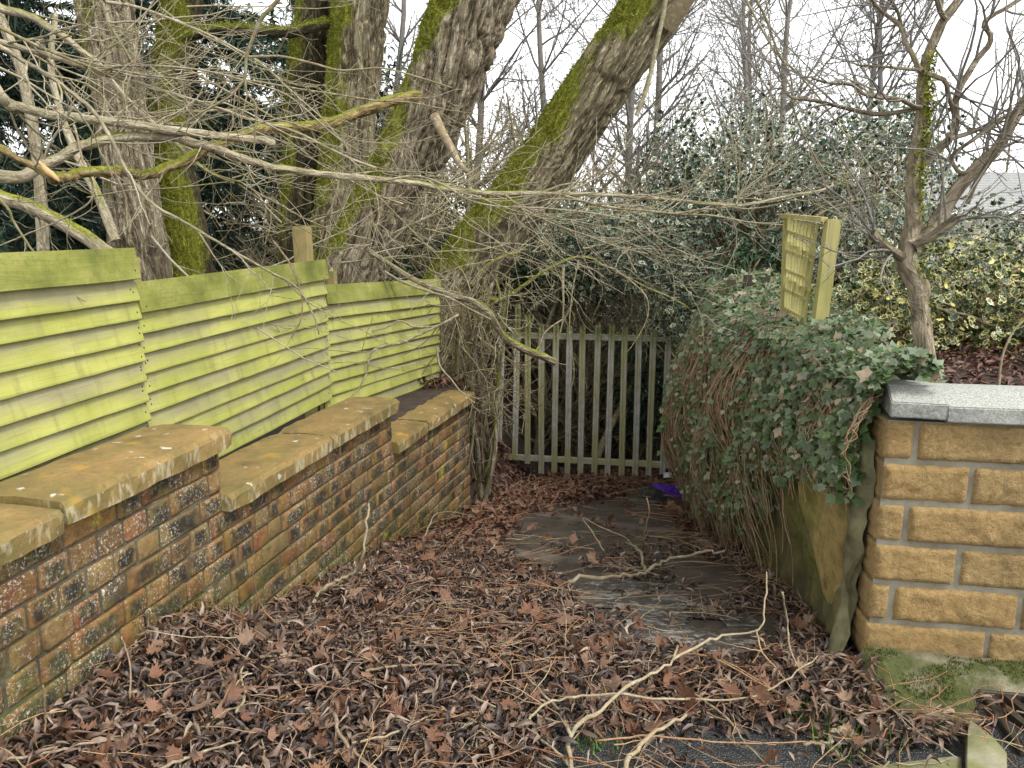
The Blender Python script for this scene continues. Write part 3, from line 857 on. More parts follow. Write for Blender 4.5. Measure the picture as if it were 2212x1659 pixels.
lay = [[(.0, .085), (.100, .385), (.500, .385), (.90, .385)], [(.004, .262), (.280, .385), (.68, .385), (1.08, .3)], [(-.002, .082), (.096, .385), (.496, .385), (.9, .38)],
       [(.0, .255), (.272, .385), (.672, .385), (1.07, .3)], [(-.004, .062), (.075, .385), (.475, .385), (.875, .385)], [(-.012, .385), (.386, .385), (.786, .385), (1.18, .2)]]
bseed = 0
for k, row in enumerate(lay):
    z = .893 - (k + 1) * TC + .006
    for (x0, L) in row:
        bseed += 1; L += .004
        link('block', rock_block(L, BH, .135, bseed, x0 < .01), None, twall, (x0, 0, z))
g = Geo(); g.box(.004, 1.6, .006, .13, -.1, .888); link('mortar', g.mesh('mortar'), CEM, twall)
def grey_coping(x0, x1, mitre, name='coping_stone'):
    """splayed coping: upright front edge, sloping top; optional mitred left end turning back"""
    pr = [(-.035, .897), (-.035, .948), (.075, .985), (.19, .985), (.19, .897)]
    V = []; F = []; n = len(pr)
    for x, mt in ((x0, mitre), (x1, 0)):
        for y, z in pr: V.append((x + (mt * (y + .035) if mt else 0), y, z))
    for i in range(n): j = (i + 1) % n; F.append((i, j, n + j, n + i)[::-1])
    F.append(tuple(range(n))); F.append(tuple(range(2 * n - 1, n - 1, -1)))
    me = bpy.data.meshes.new(name); me.from_pydata(V, [], F); me.update()
    import bmesh
    bm = bmesh.new(); bm.from_mesh(me); bmesh.ops.bevel(bm, geom=bm.edges[:], offset=.004, segments=2, affect='EDGES'); bm.to_mesh(me); bm.free()
    return link(name, me, GREY, twall)
c1 = grey_coping(-.022, .150, .10); c1.location = (.0, 0, .010); c1.rotation_euler = (0, R(1.2), 0)
c2 = grey_coping(.168, .66, 0); c2.location = (0, 0, .0)
c3 = grey_coping(.672, 1.3, 0)
g = Geo(); g.box(.150, .168, -.020, .17, .90, .95); link('mortar', g.mesh('mortar'), CEM, twall)

# ------------------------------------------------------------------ old retaining wall under the ivy
rwall = thing('retaining_wall', 'dark mossy rubble retaining wall under the ivy along the lane', 'wall')
ys = np.arange(2.60, 8.45, .045); zs = np.linspace(0, 1, 46)
Yg, Tg = np.meshgrid(ys, zs); Zb = ramp(Yg) - .1; Zg = Zb + (0.97 - Zb) * Tg
q = np.stack([Yg * 3.1, Zg * 4.2, 0 * Yg], -1)
dis = .05 * (fbm(q, 3, 2) - .5) + .05 * (np.abs(fbm(q * 1.7, 2, 4) - .5) * 2) + .02 * (fbm(q * 5, 3, 6) - .5)
batter = .10 * (1 - Tg) * sstep(3.6, 2.6, Yg)
Xg = xR(Yg) + .045 - dis - batter
V = np.stack([Xg, Yg, Zg], -1).reshape(-1, 3); i = np.arange(Yg.size).reshape(Yg.shape)
F = np.stack([i[:-1, :-1], i[1:, :-1], i[1:, 1:], i[:-1, 1:]], -1).reshape(-1, 4)
link('render_face', mesh_np('render_face', V, F, smooth=True), RUB, rwall)
g = Geo(); 
g.prism([(0, -1.6), (.22, -1.6), (.22, .95), (0, .95)], [(Vector((float(xR(2.68)) + .06, 2.68, 0)), Vector((1, 0, 0)), Vector((0, 0, 1))), (Vector((float(xR(8.4)) + .06, 8.4, 0)), Vector((1, 0, 0)), Vector((0, 0, 1)))])
link('wall_core', g.mesh('wall_core'), RUB, rwall)
def rubble_stone(cy, cz, hy, hz, dep, seed, mat, poly=None):
    """angular flat-faced stone bedded in the wall face"""
    r = random.Random(seed); n = 9
    pts = poly or [(hy * math.cos(t) * r.uniform(.8, 1.1), hz * math.sin(t) * r.uniform(.8, 1.1)) for t in [2 * math.pi * (k + r.uniform(-.25, .25)) / n for k in range(n)]]
    x0 = float(xR(cy)) + .04; V = []; F = []; n = len(pts)
    for s, dx in ((1.05, .10), (1.0, -dep * .75), (.86, -dep), (.45, -dep - .006)):
        for (a, b) in pts: V.append((x0 + dx + r.uniform(-.006, .006), cy + a * s, cz + b * s))
    V.append((x0 - dep - .008, cy, cz))
    for k in range(3):
        for j in range(n): a = k * n + j; b = k * n + (j + 1) % n; F.append((a, b, b + n, a + n))
    for j in range(n): F.append((3 * n + j, 3 * n + (j + 1) % n, 4 * n))
    me = bpy.data.meshes.new('stone'); me.from_pydata(V, [], F); me.update()
    link('stone', me, mat, rwall)
rubble_stone(2.98, .33, .16, .22, .085, 1, OCHRE, [(-.25, .12), (-.20, -.14), (-.17, -.34), (-.06, -.28), (.10, -.10), (.30, .02), (.33, .14), (.22, .24), (.0, .27), (-.16, .25)])
rubble_stone(2.86, .66, .12, .08, .05, 2, OCHRE)
rubble_stone(3.28, .50, .16, .15, .04, 3, OCHRE)
rubble_stone(3.20, .12, .2, .13, .03, 4, RUB)
rubble_stone(3.62, .20, .18, .16, .035, 5, RUB)
rubble_stone(4.10, .02, .2, .17, .03, 6, RUB)
rubble_stone(3.06, .80, .13, .10, .04, 7, OCHRE)
rubble_stone(4.65, -.2, .22, .15, .03, 8, RUB)
# cracked cement haunch between the two walls, flaring at its foot
n = 60; V = []; F = []; m_ = 12
for k in range(n):
    t = k / (n - 1); z = .84 * (1 - t) - .04
    flare = max(0, t - .70) / .30; flare = flare * flare
    y1 = 2.655; y0 = 2.60 - .10 * flare - .02 * math.sin(t * 7)
    for j in range(m_):
        u = j / (m_ - 1); yy = y0 + (y1 + .10 * math.sin(t * 5.0) * .5 + .14 * t - y0) * u
        q_ = np.array([[yy * 14, z * 11, 3.0]]); b_ = float(fbm(q_, 4, 12)[0]) - .5; b2 = abs(float(vnoise(np.array([[yy * 30, z * 22, 1.0]]), 4)[0]) - .5)
        xx = TW.x + .004 - .045 * math.sin(min(1, u * 1.25) * math.pi) - .035 * b_ - .02 * b2 - .13 * flare * (1 - .6 * u) + .02 * u
        V.append((xx, yy, z))
for a in range(n - 1):
    for j in range(m_ - 1): q = a * m_ + j; F.append((q, q + m_, q + m_ + 1, q + 1))
me = bpy.data.meshes.new('haunch'); me.from_pydata(V, [], F); me.update(); me.polygons.foreach_set('use_smooth', [True] * len(me.polygons))
link('cement_haunch', me, HAUNCH, rwall)

# ------------------------------------------------------------------ ledge, gully grating, kerbs at the foot of the block wall
def ledge_mesh():
    xs = np.arange(-.06, 1.5, .02); ysl = np.arange(-.30, .02, .02); X, Y = np.meshgrid(xs, ysl)
    Z = .075 * sstep(-.26, -.03, Y) + .03 * (fbm(np.stack([X * 7, Y * 7, 0 * X], -1), 4, 3) - .45) * sstep(-.30, -.2, Y) + .004
    Z = Z * sstep(-.07, .02, X) + .003
    hole = (X > .30) & (Y < -.13); Z[hole] = -.09
    V = np.stack([X, Y, Z], -1).reshape(-1, 3); i = np.arange(X.size).reshape(X.shape)
    F = np.stack([i[:-1, :-1], i[:-1, 1:], i[1:, 1:], i[1:, :-1]], -1).reshape(-1, 4); return mesh_np('ledge', V, F, smooth=True)
def mat_ledge():
    m = Mat('mossy_ledge'); p = m.pos()
    c = m.ramp(m.noise(p, 9, 4), [(.3, (.10, .09, .05)), (.7, (.27, .24, .16))])
    c = m.mix(m.rng(m.noise(p, 5.5, 4, .6), .47, .60), c, m.ramp(m.noise(p, 60, 3), [(.3, (.035, .045, .010)), (.7, (.085, .095, .022))]))
    m.set(Base_Color=c, Roughness=.95); m.bump(m.noise(p, 110, 4), .8, .01); return m.m
led = link('mossy_ledge', ledge_mesh(), mat_ledge(), None, (TW.x, TW.y, 0), (0, 0, tan_)); kind(led, 'structure')
gr = thing('drain_grating', 'rusty iron drain grating with slanting bars beside the block wall', 'drain', None, TW + RD * .56 - PD * .27, (0, 0, tan_))
g = Geo()
g.box(-.24, .60, .135, .165, -.03, .028, .003); g.box(-.24, .60, -.165, -.135, -.03, .028, .003); g.box(-.24, -.215, -.135, .135, -.03, .027, .003)
link('frame', g.mesh('frame'), IRON, gr)
for k in range(13):
    x = -.17 + k * .058; g = Geo()
    g.prism([(-.013, -.03), (.013, -.03), (.013, .0), (-.013, .0)], [(Vector((x - .045, .137, .023)), Vector((1, 0, 0)), Vector((0, 0, 1))), (Vector((x + .045, -.137, .023)), Vector((1, 0, 0)), Vector((0, 0, 1)))])
    link('bar', g.mesh('bar'), IRON, gr)
def kerb_stone(pts, z0, z1, label, seed):
    r = random.Random(seed); V = []; F = []; n = len(pts)
    c = sum((Vector(p) for p in pts), Vector((0, 0))) / n
    for z, s in ((z0, 1.0), (z1 - .018, 1.0), (z1 - .004, .95), (z1, .86)):
        for p in pts:
            q = c + (Vector(p) - c) * s; V.append((q.x + r.uniform(-.003, .003), q.y + r.uniform(-.003, .003), z + r.uniform(-.003, .003)))
    for k in range(3):
        for j in range(n): a = k * n + j; b = k * n + (j + 1) % n; F.append((a, b, b + n, a + n))
    F.append(tuple(3 * n + j for j in range(n)))
    me = bpy.data.meshes.new('kerb_stone'); me.from_pydata(V, [], F); me.update()
    me.polygons.foreach_set('use_smooth', [True] * len(me.polygons))
    return tag(link('kerb_stone', me, KERB), label, 'kerb stone')
def flat(px, py, z):
    lo, hi = .8, 6.0
    for _ in range(40):
        m_ = (lo + hi) / 2; q = at(px, py, m_)
        if q.z > z: lo = m_
        else: hi = m_
    q = at(px, py, lo); return (q.x, q.y)
kerb_stone([flat(2088, 1570, .06), flat(2096, 1550, .06), flat(2150, 1590, .06), flat(2178, 1625, .06), flat(2178, 1720, .06), flat(2086, 1720, .06)], -.05, .06, 'rounded upright kerb stone beside the drain grating, at bottom right', 1)
kerb_stone([flat(1880, 1652, .03), flat(2078, 1628, .03), flat(2082, 1720, .03), flat(1830, 1720, .03)], -.05, .03, 'long flat mossy kerb stone along the bottom edge, left of the rounded one', 2)

# ------------------------------------------------------------------ vegetation materials
def mat_bark(name, dark, mid, light, mossc=((.060, .072, .008), (.19, .205, .022), (.34, .35, .055)), fx=1.0):
    m = Mat(name); bk = m.attr('bk', True); p = m.pos(); ms = m.attr('moss')
    q = m.map(bk, (34 * fx, 34 * fx, 5.5)); h = m.attr('ridge')
    n = m.noise(q, 1.0, 4, .6, .7); fis = m.math('MULTIPLY', m.math('ABSOLUTE', m.math('SUBTRACT', n, .5)), 6.0, clamp=True)
    nf = m.noise(m.map(bk, (90, 90, 22)), 1.0, 4, .7, .5); n2 = m.noise(p, 18, 4, .7)
    f = m.math('ADD', m.math('MULTIPLY', fis, .40), m.math('ADD', m.math('MULTIPLY', h, .36), m.math('MULTIPLY', nf, .30)))
    c = m.ramp(f, [(.24, dark), (.52, mid), (.86, light)])
    c = m.mix(m.math('MULTIPLY', m.rng(n2, .56, .74), .35), c, tuple(1.15 * v for v in light))
    mo = m.ramp(m.noise(p, 38, 5, .75), [(.28, mossc[0]), (.5, mossc[1]), (.75, mossc[2])])
    mf = m.rng(m.math('ADD', ms, m.math('MULTIPLY', m.math('SUBTRACT', m.noise(p, 28, 4, .7), .5), .7)), .38, .62)
    c = m.mix(mf, c, mo)
    m.set(Base_Color=c, Roughness=.92); m.b.inputs['Specular IOR Level'].default_value = .2
    m.bump(m.math('ADD', fis, m.math('MULTIPLY', nf, .7)), 1.0, .022 * fx); return m.m

def mat_twig(name, cols, lich=.35, moss=.2, lichc=(.46, .45, .34)):
    m = Mat(name); r = m.attr('rnd'); p = m.pos(); bk = m.attr('bk', True)
    c = m.ramp(r, [(i / (len(cols) - 1), k) for i, k in enumerate(cols)])
    c = m.mix(m.math('MULTIPLY', m.rng(m.noise(p, 30, 3, .7), .48, .62), lich), c, lichc)
    c = m.mix(m.math('MULTIPLY', m.rng(m.noise(p, 7, 4), .55, .68), moss), c, (.17, .19, .018))
    c = m.mix(m.math('MULTIPLY', m.rng(m.noise(p, 150, 2), .55, .7), .3), c, (.06, .05, .025))
    m.set(Base_Color=c, Roughness=.8); c = m.mix(m.math('MULTIPLY', m.rng(m.noise(p, 42, 4, .7), .5, .7), .45), c, (.10, .075, .04)); m.set(Base_Color=c); m.bump(m.noise(p, 140, 3), .5, .005); return m.m

def mat_leaf(name, cols, rough=.45, margin=None, spec=.4, split=None, trans=.0, gold=None):
    m = Mat(name); r = m.attr('rnd'); p = m.pos(); e = m.attr('edge')
    c = m.ramp(r, [(i / (len(cols) - 1), k) for i, k in enumerate(cols)])
    c = m.mix(m.math('MULTIPLY', m.rng(m.noise(p, 60, 3), .3, .75), .35), c, tuple(.5 * v for v in cols[0]))
    if margin:
        w = m.math('ADD', e, m.math('ADD', m.math('MULTIPLY', m.math('SUBTRACT', m.noise(p, 45, 2), .5), .55), m.math('MULTIPLY', m.math('SUBTRACT', m.math('FRACT', m.math('MULTIPLY', r, 17.3)), .5), .42)))
        c = m.mix(m.rng(w, margin[1], margin[1] + .08), c, margin[0])
    if gold: c = m.mix(m.rng(m.math('FRACT', m.math('MULTIPLY', r, 7.3)), gold[1], gold[1] + .01), c, gold[0])
    m.set(Base_Color=c, Roughness=rough); m.b.inputs['Specular IOR Level'].default_value = spec
    return m.m

BARK1 = mat_bark('willow_bark', (.060, .047, .030), (.27, .22, .14), (.52, .455, .335))
BARK2 = mat_bark('ridged_bark', (.050, .040, .023), (.235, .195, .115), (.45, .395, .26))
BARK3 = mat_bark('dark_bark', (.028, .024, .013), (.085, .072, .036), (.17, .15, .08))
BARKS = mat_bark('smooth_bark', (.13, .105, .067), (.29, .24, .165), (.43, .365, .265), fx=.6)
GREYB = mat_bark('grey_sapling_bark', (.23, .20, .125), (.40, .345, .235), (.50, .44, .32), fx=.5)
YELB = mat_bark('decayed_bark', (.10, .075, .03), (.30, .225, .095), (.48, .39, .20), fx=.5)
TW_PALE = mat_twig('pale_twig', [(.20, .165, .095), (.30, .255, .16), (.17, .155, .055), (.24, .175, .095), (.38, .34, .24), (.14, .115, .065)], .5, .45, (.48, .46, .36))
TW_BROWN = mat_twig('brown_twig', [(.13, .085, .042), (.20, .145, .075), (.24, .20, .11), (.12, .095, .035), (.26, .22, .14)], .3, .45)
TW_GREY = mat_twig('grey_twig', [(.12, .11, .10), (.18, .165, .14), (.15, .14, .135), (.22, .20, .165)], .15, .1)
TW_RED = mat_twig('orange_twig', [(.36, .17, .065), (.28, .12, .055), (.40, .26, .12), (.22, .10, .055), (.44, .33, .20)], .2, .0)
TW_STICK = mat_twig('dead_stick', [(.27, .205, .115), (.36, .29, .175), (.20, .145, .075), (.30, .25, .16)], .45, .12)
TW_YEL = mat_twig('broken_wood', [(.33, .24, .085), (.30, .22, .09)], .25, .45, (.42, .40, .26))
PALEW = mat_postwood('fresh_wood', (.55, .36, .16), (.42, .27, .12))
HOLW = mat_leaf('white_edged_holly', [(.016, .042, .028), (.025, .065, .034), (.03, .085, .035), (.045, .085, .055)], .38, ((.52, .52, .36), .80), .5)
HOLY = mat_leaf('gold_edged_holly', [(.016, .038, .016), (.025, .06, .018), (.035, .08, .022)], .36, ((.50, .46, .17), .76), .5, gold=((.52, .47, .14), .92))
IVYL = mat_leaf('ivy_leaf', [(.035, .068, .018), (.06, .105, .03), (.095, .15, .045), (.10, .14, .07), (.19, .23, .14), (.34, .26, .17)], .45, None, .45)
LAUR = mat_leaf('laurel_leaf', [(.012, .035, .012), (.022, .06, .018), (.035, .08, .024)], .34, None, .5)
SPRU = mat_leaf('conifer_needles', [(.022, .042, .026), (.034, .062, .040), (.050, .080, .054)], .6, None, .2)
LITT = mat_leaf('dead_willow_leaf', [(.034, .024, .020), (.065, .046, .038), (.10, .071, .057), (.14, .085, .058), (.18, .095, .058), (.24, .175, .13), (.38, .29, .215)], .52, None, .4)
LITB = mat_leaf('dead_brown_leaf', [(.12, .055, .032), (.18, .090, .052), (.25, .135, .08), (.19, .12, .08), (.30, .20, .13)], .65, None, .25)
LITR = mat_leaf('red_brown_leaf', [(.060, .026, .016), (.11, .045, .026), (.16, .07, .04), (.08, .042, .028), (.20, .10, .06)], .5, None, .4)
MOSSD = mat_leaf('dark_moss_tuft', [(.03, .045, .006), (.07, .09, .012), (.12, .14, .02)], .9, None, .1)
MOSSB = mat_leaf('moss_tuft', [(.07, .085, .008), (.18, .195, .02), (.30, .31, .045), (.12, .14, .014)], .9, None, .1)
GRASS = mat_leaf('grass_blade', [(.05, .12, .015), (.09, .19, .025), (.13, .22, .04)], .5, None, .3)
IVYS = mat_twig('ivy_stem', [(.26, .15, .075), (.36, .24, .13), (.20, .12, .06), (.42, .33, .21)], .2, .1)

# ------------------------------------------------------------------ trunks
def frames(P):
    T = np.gradient(P, axis=0); T /= np.linalg.norm(T, axis=1, keepdims=True)
    a = np.cross(T, np.array([.2, .97, .1])); a /= np.linalg.norm(a, axis=1, keepdims=True)
    return T, a, np.cross(T, a)

def trunk(name, parent, pts, radii, mat, seed, sides=64, step=.03, ridge=.02, freq=(8, 1.5), twist=0.0, mossdir=(-.7, -.2, .6), moss=.0, lumps=.05, fuzz=0, knots=()):
    P0 = [Vector(p) for p in pts]; L = sum((P0[i + 1] - P0[i]).length for i in range(len(P0) - 1))
    n = int(L / step) + 2; P = smooth_line(P0, n)
    Rr = np.interp(np.linspace(0, 1, n), np.linspace(0, 1, len(radii)), radii)
    T, A, B = frames(P)
    th = np.arange(sides) * 2 * math.pi / sides; ct, st = np.cos(th), np.sin(th)
    rad = A[:, None] * ct[None, :, None] + B[:, None] * st[None, :, None]
    l = np.concatenate([[0], np.cumsum(np.linalg.norm(np.diff(P, axis=0), axis=1))])
    tt = th[None] + twist * l[:, None]
    bk = np.stack([np.cos(tt) * Rr[:, None], np.sin(tt) * Rr[:, None], np.repeat(l[:, None], sides, 1)], -1)
    q = bk * np.array([freq[0], freq[0], freq[1]]) + seed * 5.3
    warp = (fbm(bk * 5 + seed, 2, seed + 3) - .5)[..., None] * 1.3
    h = np.clip(np.abs(2 * vnoise(q + warp, seed) - 1) * 2.6, 0, 1); h2 = np.clip(np.abs(2 * vnoise(q * 1.7 + warp + 9, seed + 1) - 1) * 2.4, 0, 1)
    hh = np.minimum(h, .35 + .65 * h2)
    d = ridge * (hh - .6) + lumps * Rr[:, None] * (fbm(bk * np.array([2.2, 2.2, 1.6]) + seed, 3, seed + 8) - .5) * 2
    for (kt, ka, ka_amp, kw) in knots:
        dl = (l - kt * L)[:, None]; da = (th - ka + math.pi) % (2 * math.pi) - math.pi
        d += ka_amp * np.exp(-(dl / kw) ** 2 - (da[None] * Rr[:, None] / kw) ** 2)
    V = P[:, None] + rad * (Rr[:, None] + d)[..., None]
    md = np.array(mossdir); md = md / np.linalg.norm(md)
    mm = np.clip((rad @ md) * .75 + (fbm(V * 2.6, 4, seed + 20) - .5) * 1.3 + moss, 0, 1)
    i = np.arange(n * sides).reshape(n, sides); a = i[:-1]; b = i[1:]
    F = np.stack([a, np.roll(a, -1, 1), np.roll(b, -1, 1), b], -1).reshape(-1, 4)
    me = mesh_np('trunk', V.reshape(-1, 3), F, {'bk': bk.reshape(-1, 3), 'moss': mm.ravel(), 'ridge': hh.ravel()}, smooth=True)
    o = link(name, me, mat, parent)
    if fuzz:
        fuzz = int(fuzz * 1.6)
        w = np.clip(mm.ravel() - .42, 0, 1); w[V.reshape(-1, 3)[:, 2] < -.2] = 0
        if w.sum() > 0:
            k = rng.choice(len(w), fuzz, p=w / w.sum()); pos = V.reshape(-1, 3)[k] + rng.normal(0, .012, (fuzz, 3)) * np.array([1, 1, 1])
            nr = rad.reshape(-1, 3)[k] + rng.normal(0, .8, (fuzz, 3)) + np.array([0, 0, .25])
            Rm = frame_to(np.cross(nr, rng.normal(0, 1, (fuzz, 3))), rng.random(fuzz) * 6.28)
            S = np.stack([rng.uniform(.004, .010, fuzz), rng.uniform(.015, .045, fuzz), np.ones(fuzz)], -1)
            kind(link('moss', scatter('moss', BLADE, pos, Rm, S), MOSSB, parent), 'stuff')
    return o, P, Rr

def px(list_, Y0, Y1=None):
    n = len(list_); Y1 = Y0 if Y1 is None else Y1
    return [at(x, y, Y0 + (Y1 - Y0) * i / (n - 1)) for i, (x, y) in enumerate(list_)]

def limbs(parent, P, Rr, specs, seed, mat, lvl=2, dens=4, name='branches', rmin=.003, up=.05, wander=.28):
    out = []; r = random.Random(seed)
    for (t0, t1, cnt, L0, L1, rr) in specs:
        for _ in range(cnt):
            t = r.uniform(t0, t1) * (len(P) - 1); i = min(len(P) - 2, int(t)); d = Vector(P[i + 1] - P[i]).normalized()
            q = Vector(P[i]); nd_ = d * math.cos(1.0) + perp(d, r) * math.sin(1.0)
            grow(out, q + nd_ * Rr[i] * .7, nd_, r.uniform(L0, L1), rr * r.uniform(.6, 1), lvl, r, wander, up, dens, rmin=rmin)
    return kind(link(name, tubes(name, out, 4), mat, parent), 'stuff'), out

def tree(name, label, group=None): return thing(name, label, 'tree', group)

t1 = tree('leaning_tree', 'thick leaning tree with rough grey bark and moss on its left side, behind the fence')
pts = px([(700, 760), (742, 640), (785, 530), (845, 405), (900, 300), (945, 205), (985, 100), (1025, 5), (1075, -110), (1140, -300)], 7.1, 7.0)
o, P, Rr = trunk('trunk', t1, pts, [.33, .285, .27, .265, .27, .30, .32, .315, .30, .27], BARK1, 1, 132, .017, .050, (17, 3.0), .55, (-.9, -.25, .25), -.02, .07, 6500, [(.47, 3.4, .07, .16), (.42, 1.2, .06, .12), (.50, 5.0, .06, .14)])
stub = px([(938, 250), (955, 285), (975, 320), (990, 350), (1010, 372)], 6.75, 6.5)
link('broken_limb', tubes('broken_limb', [(smooth_line(stub, 12), np.linspace(.042, .02, 12), .6)], 10, True), TW_PALE, t1)

t2 = tree('leaning_tree', 'mossy leaning tree slanting up to the right above the gate')
pts = px([(905, 760), (975, 640), (1050, 530), (1120, 432), (1190, 340), (1252, 245), (1318, 150), (1385, 52), (1450, -50), (1540, -200)], 7.7, 7.6)
trunk('trunk', t2, pts, [.34, .32, .31, .29, .275, .275, .28, .28, .27, .24], BARK2, 2, 120, .018, .034, (19, 2.6), .35, (-.8, -.15, .55), .10, .05, 9000)
l2 = px([(1440, 60), (1480, 0), (1530, -80)], 7.4, 7.2)
link('limb', tubes('limb', [(smooth_line(l2, 8), np.linspace(.09, .06, 8), .3)], 10), TW_BROWN, t2)
vine = px([(1375, 250), (1400, 180), (1420, 90), (1435, 20), (1440, -30)], 7.2, 7.2)
link('vine', tubes('vine', [(smooth_line(vine, 14), np.full(14, .02), .3)], 6), TW_PALE, t2)

t3 = tree('ridged_tree', 'upright tree with deep ridged bark just left of the thick leaning tree')
pts = px([(705, 700), (722, 560), (745, 380), (760, 200), (775, 40), (790, -120)], 9.0)
trunk('trunk', t3, pts, [.34, .31, .29, .29, .29, .28], BARK2, 3, 100, .022, .045, (17, 2.0), .12, (-.5, -.4, .4), .0, .04, 2500)
t4 = tree('dark_tree', 'dark narrow mossy tree trunk rising behind the wooden post')
pts = px([(640, 700), (645, 560), (650, 380), (655, 230), (668, 110), (690, -60)], 9.3)
trunk('trunk', t4, pts, [.24, .22, .205, .20, .21, .19], BARK3, 4, 80, .025, .035, (19, 2.4), .1, (-.8, -.2, .3), .05, .06, 2500)
t5 = tree('mossy_tree', 'tree trunk wrapped in bright green moss with a horizontal mossy limb')
pts = px([(425, 760), (412, 560), (388, 400), (368, 250), (372, 140), (395, 0), (410, -100)], 8.6)
trunk('trunk', t5, pts, [.26, .22, .19, .17, .18, .19, .19], BARK3, 5, 72, .025, .028, (18, 2.6), .0, (-.2, -.7, .6), .40, .10, 9000)
hl = px([(385, 85), (430, 68), (500, 62), (560, 66), (617, 70), (680, 58), (740, 45), (800, 40)], 8.5, 9.0)
trunk('mossy_limb', t5, hl, [.07, .055, .052, .05, .06, .055, .05, .04], BARK3, 6, 20, .03, .008, (14, 3), 0, (0, -.1, 1), .35, .1, 2200)
t6 = tree('pale_tree', 'pale flaking tree trunk leaning right, behind the highest fence')
pts = px([(330, 780), (315, 600), (292, 440), (270, 300), (248, 160), (228, 20), (215, -100)], 8.0)
trunk('trunk', t6, pts, [.28, .245, .23, .225, .235, .25, .24], BARK1, 7, 90, .022, .042, (18, 2.2), .1, (-.5, -.4, .5), -.12, .05, 900)
t7 = tree('grey_tree', 'grey upright tree trunk close behind the pale flaking tree')
pts = px([(285, 720), (280, 560), (268, 400), (258, 300), (225, 120), (190, -60)], 8.9)
trunk('trunk', t7, pts, [.24, .22, .21, .2, .18, .16], BARKS, 8, 48, .04, .012, (12, 2), 0, (-.3, -.3, .5), -.2, .05)

# grey slanting saplings and limbs low at the left
def sapling(label, pl, Y0, Y1, r0, r1, mat, seed, tw=8, Lr=(.3, .9), name='sapling', tmat=None, cat='sapling'):
    root = thing(name, label, cat); pts = px(pl, Y0, Y1); n = max(10, len(pl) * 4); P = smooth_line(pts, n); Rr = np.linspace(r0, r1, n)
    trunk('stem', root, pts, [r0, r1], mat, seed, 14, .05, r0 * .12, (30, 4), 0, (0, -.2, 1), .08, .08)
    if tw: kind(link('twigs', tubes('twigs', twigs_on(P, Rr, tw, Lr, random.Random(seed)), 4), tmat or TW_PALE, root), 'stuff')
    return root
sapling('thick grey-green limb slanting down behind the highest fence at left', [(-60, 395), (0, 425), (60, 445), (120, 475), (190, 515), (260, 570)], 6.6, 6.9, .055, .06, GREYB, 21, 6)
sapling('grey forked sapling standing in front of the dark conifer', [(95, 560), (85, 380), (70, 270), (45, 150), (10, 60), (-20, -20)], 7.4, 7.2, .055, .035, GREYB, 22, 8)
sapling('thin grey sapling slanting right behind the highest fence', [(250, 520), (215, 430), (165, 330), (130, 240), (110, 140), (120, 30)], 7.0, 7.2, .045, .02, GREYB, 23, 9)

# ------------------------------------------------------------------ branches hanging across the lane from the left
def branch(label, pl, Y0, Y1, r0, r1, mat, seed, tw=14, Lr=(.25, .8), side=None, name='overhanging_branch', bias=None, tmat=None, up=.05, lvl=1, forks=(), endcap=None, dens=7, ridge=.1, mo=-.2):
    pts = px(pl, Y0, Y1); n = max(14, len(pl) * 5); P = smooth_line(pts, n); Rr = np.linspace(r0, r1, n)
    P = P + (rng.random((n, 3)) - .5) * r0 * .35
    root = thing(name, label, 'branch')
    if r0 > .012: trunk('limb', root, [tuple(p) for p in P[::2]], list(Rr[::2]), mat, seed, 14, .02, r0 * ridge, (40, 9), 0, (0, -.1, 1), mo, .16)
    else: link('limb', tubes('limb', [(P, Rr, random.Random(seed).random())], 7, True), mat, root)
    tws = twigs_on(P, Rr, max(2, int(tw * .6)), Lr, random.Random(seed), lvl, up, .42, dens, (.35, 1.0), bias) if tw else []
    for (fl, fy0, fy1, fr0, fr1) in forks:
        fp = smooth_line(px(fl, fy0, fy1), len(fl) * 5); fr = np.linspace(fr0, fr1, len(fp))
        link('fork', tubes('fork', [(fp, fr, random.Random(seed + len(fl)).random())], 7), tmat or TW_PALE, root)
        tws += twigs_on(fp, fr, max(3, tw // 2), Lr, random.Random(seed + 5), lvl, up, .42, dens, (.35, 1.0), bias)
    if tws: kind(link('twigs', tubes('twigs', tws, 4), tmat or TW_PALE, root), 'stuff')
    if endcap:
        e = at(endcap[0], endcap[1], endcap[2]); 
    return root
RB = Vector((.35, .1, .05))
branch('long pale smooth branch arching right across the whole lane', [(-50, 372), (0, 380), (40, 383), (87, 362), (133, 337), (187, 311), (253, 297), (320, 295), (383, 299), (443, 315), (500, 333), (550, 352), (617, 366), (737, 381), (820, 388), (904, 397), (997, 412), (1087, 417), (1204, 419), (1304, 421), (1400, 428), (1474, 434), (1590, 443), (1660, 433), (1760, 413), (1808, 397)], 3.5, 4.6, .028, .006, GREYB, 31, 34, (.25, .9), bias=RB, lvl=1, up=.02,
       forks=[([(1220, 423), (1300, 445), (1390, 455), (1474, 463), (1541, 466), (1641, 483), (1734, 482), (1808, 444), (1940, 412)], 4.15, 4.5, .008, .003),
              ([(1090, 420), (1120, 445), (1150, 462), (1200, 485), (1270, 510), (1340, 535), (1400, 548)], 4.1, 4.3, .007, .003),
              ([(830, 390), (900, 380), (960, 400), (1010, 430), (1070, 445), (1180, 450), (1290, 462), (1370, 478)], 3.95, 4.0, .006, .003),
              ([(1590, 443), (1600, 420), (1640, 390), (1700, 360)], 4.4, 4.6, .005, .002)], ridge=.04)
branch('pale branch with a snapped end, above the long arching branch', [(-40, 150), (0, 200), (20, 227), (50, 234), (110, 248), (200, 258), (283, 267), (350, 278), (430, 290), (500, 296), (567, 303), (597, 311)], 3.6, 3.9, .025, .016, GREYB, 32, 12, (.3, .8), bias=RB, ridge=.05)
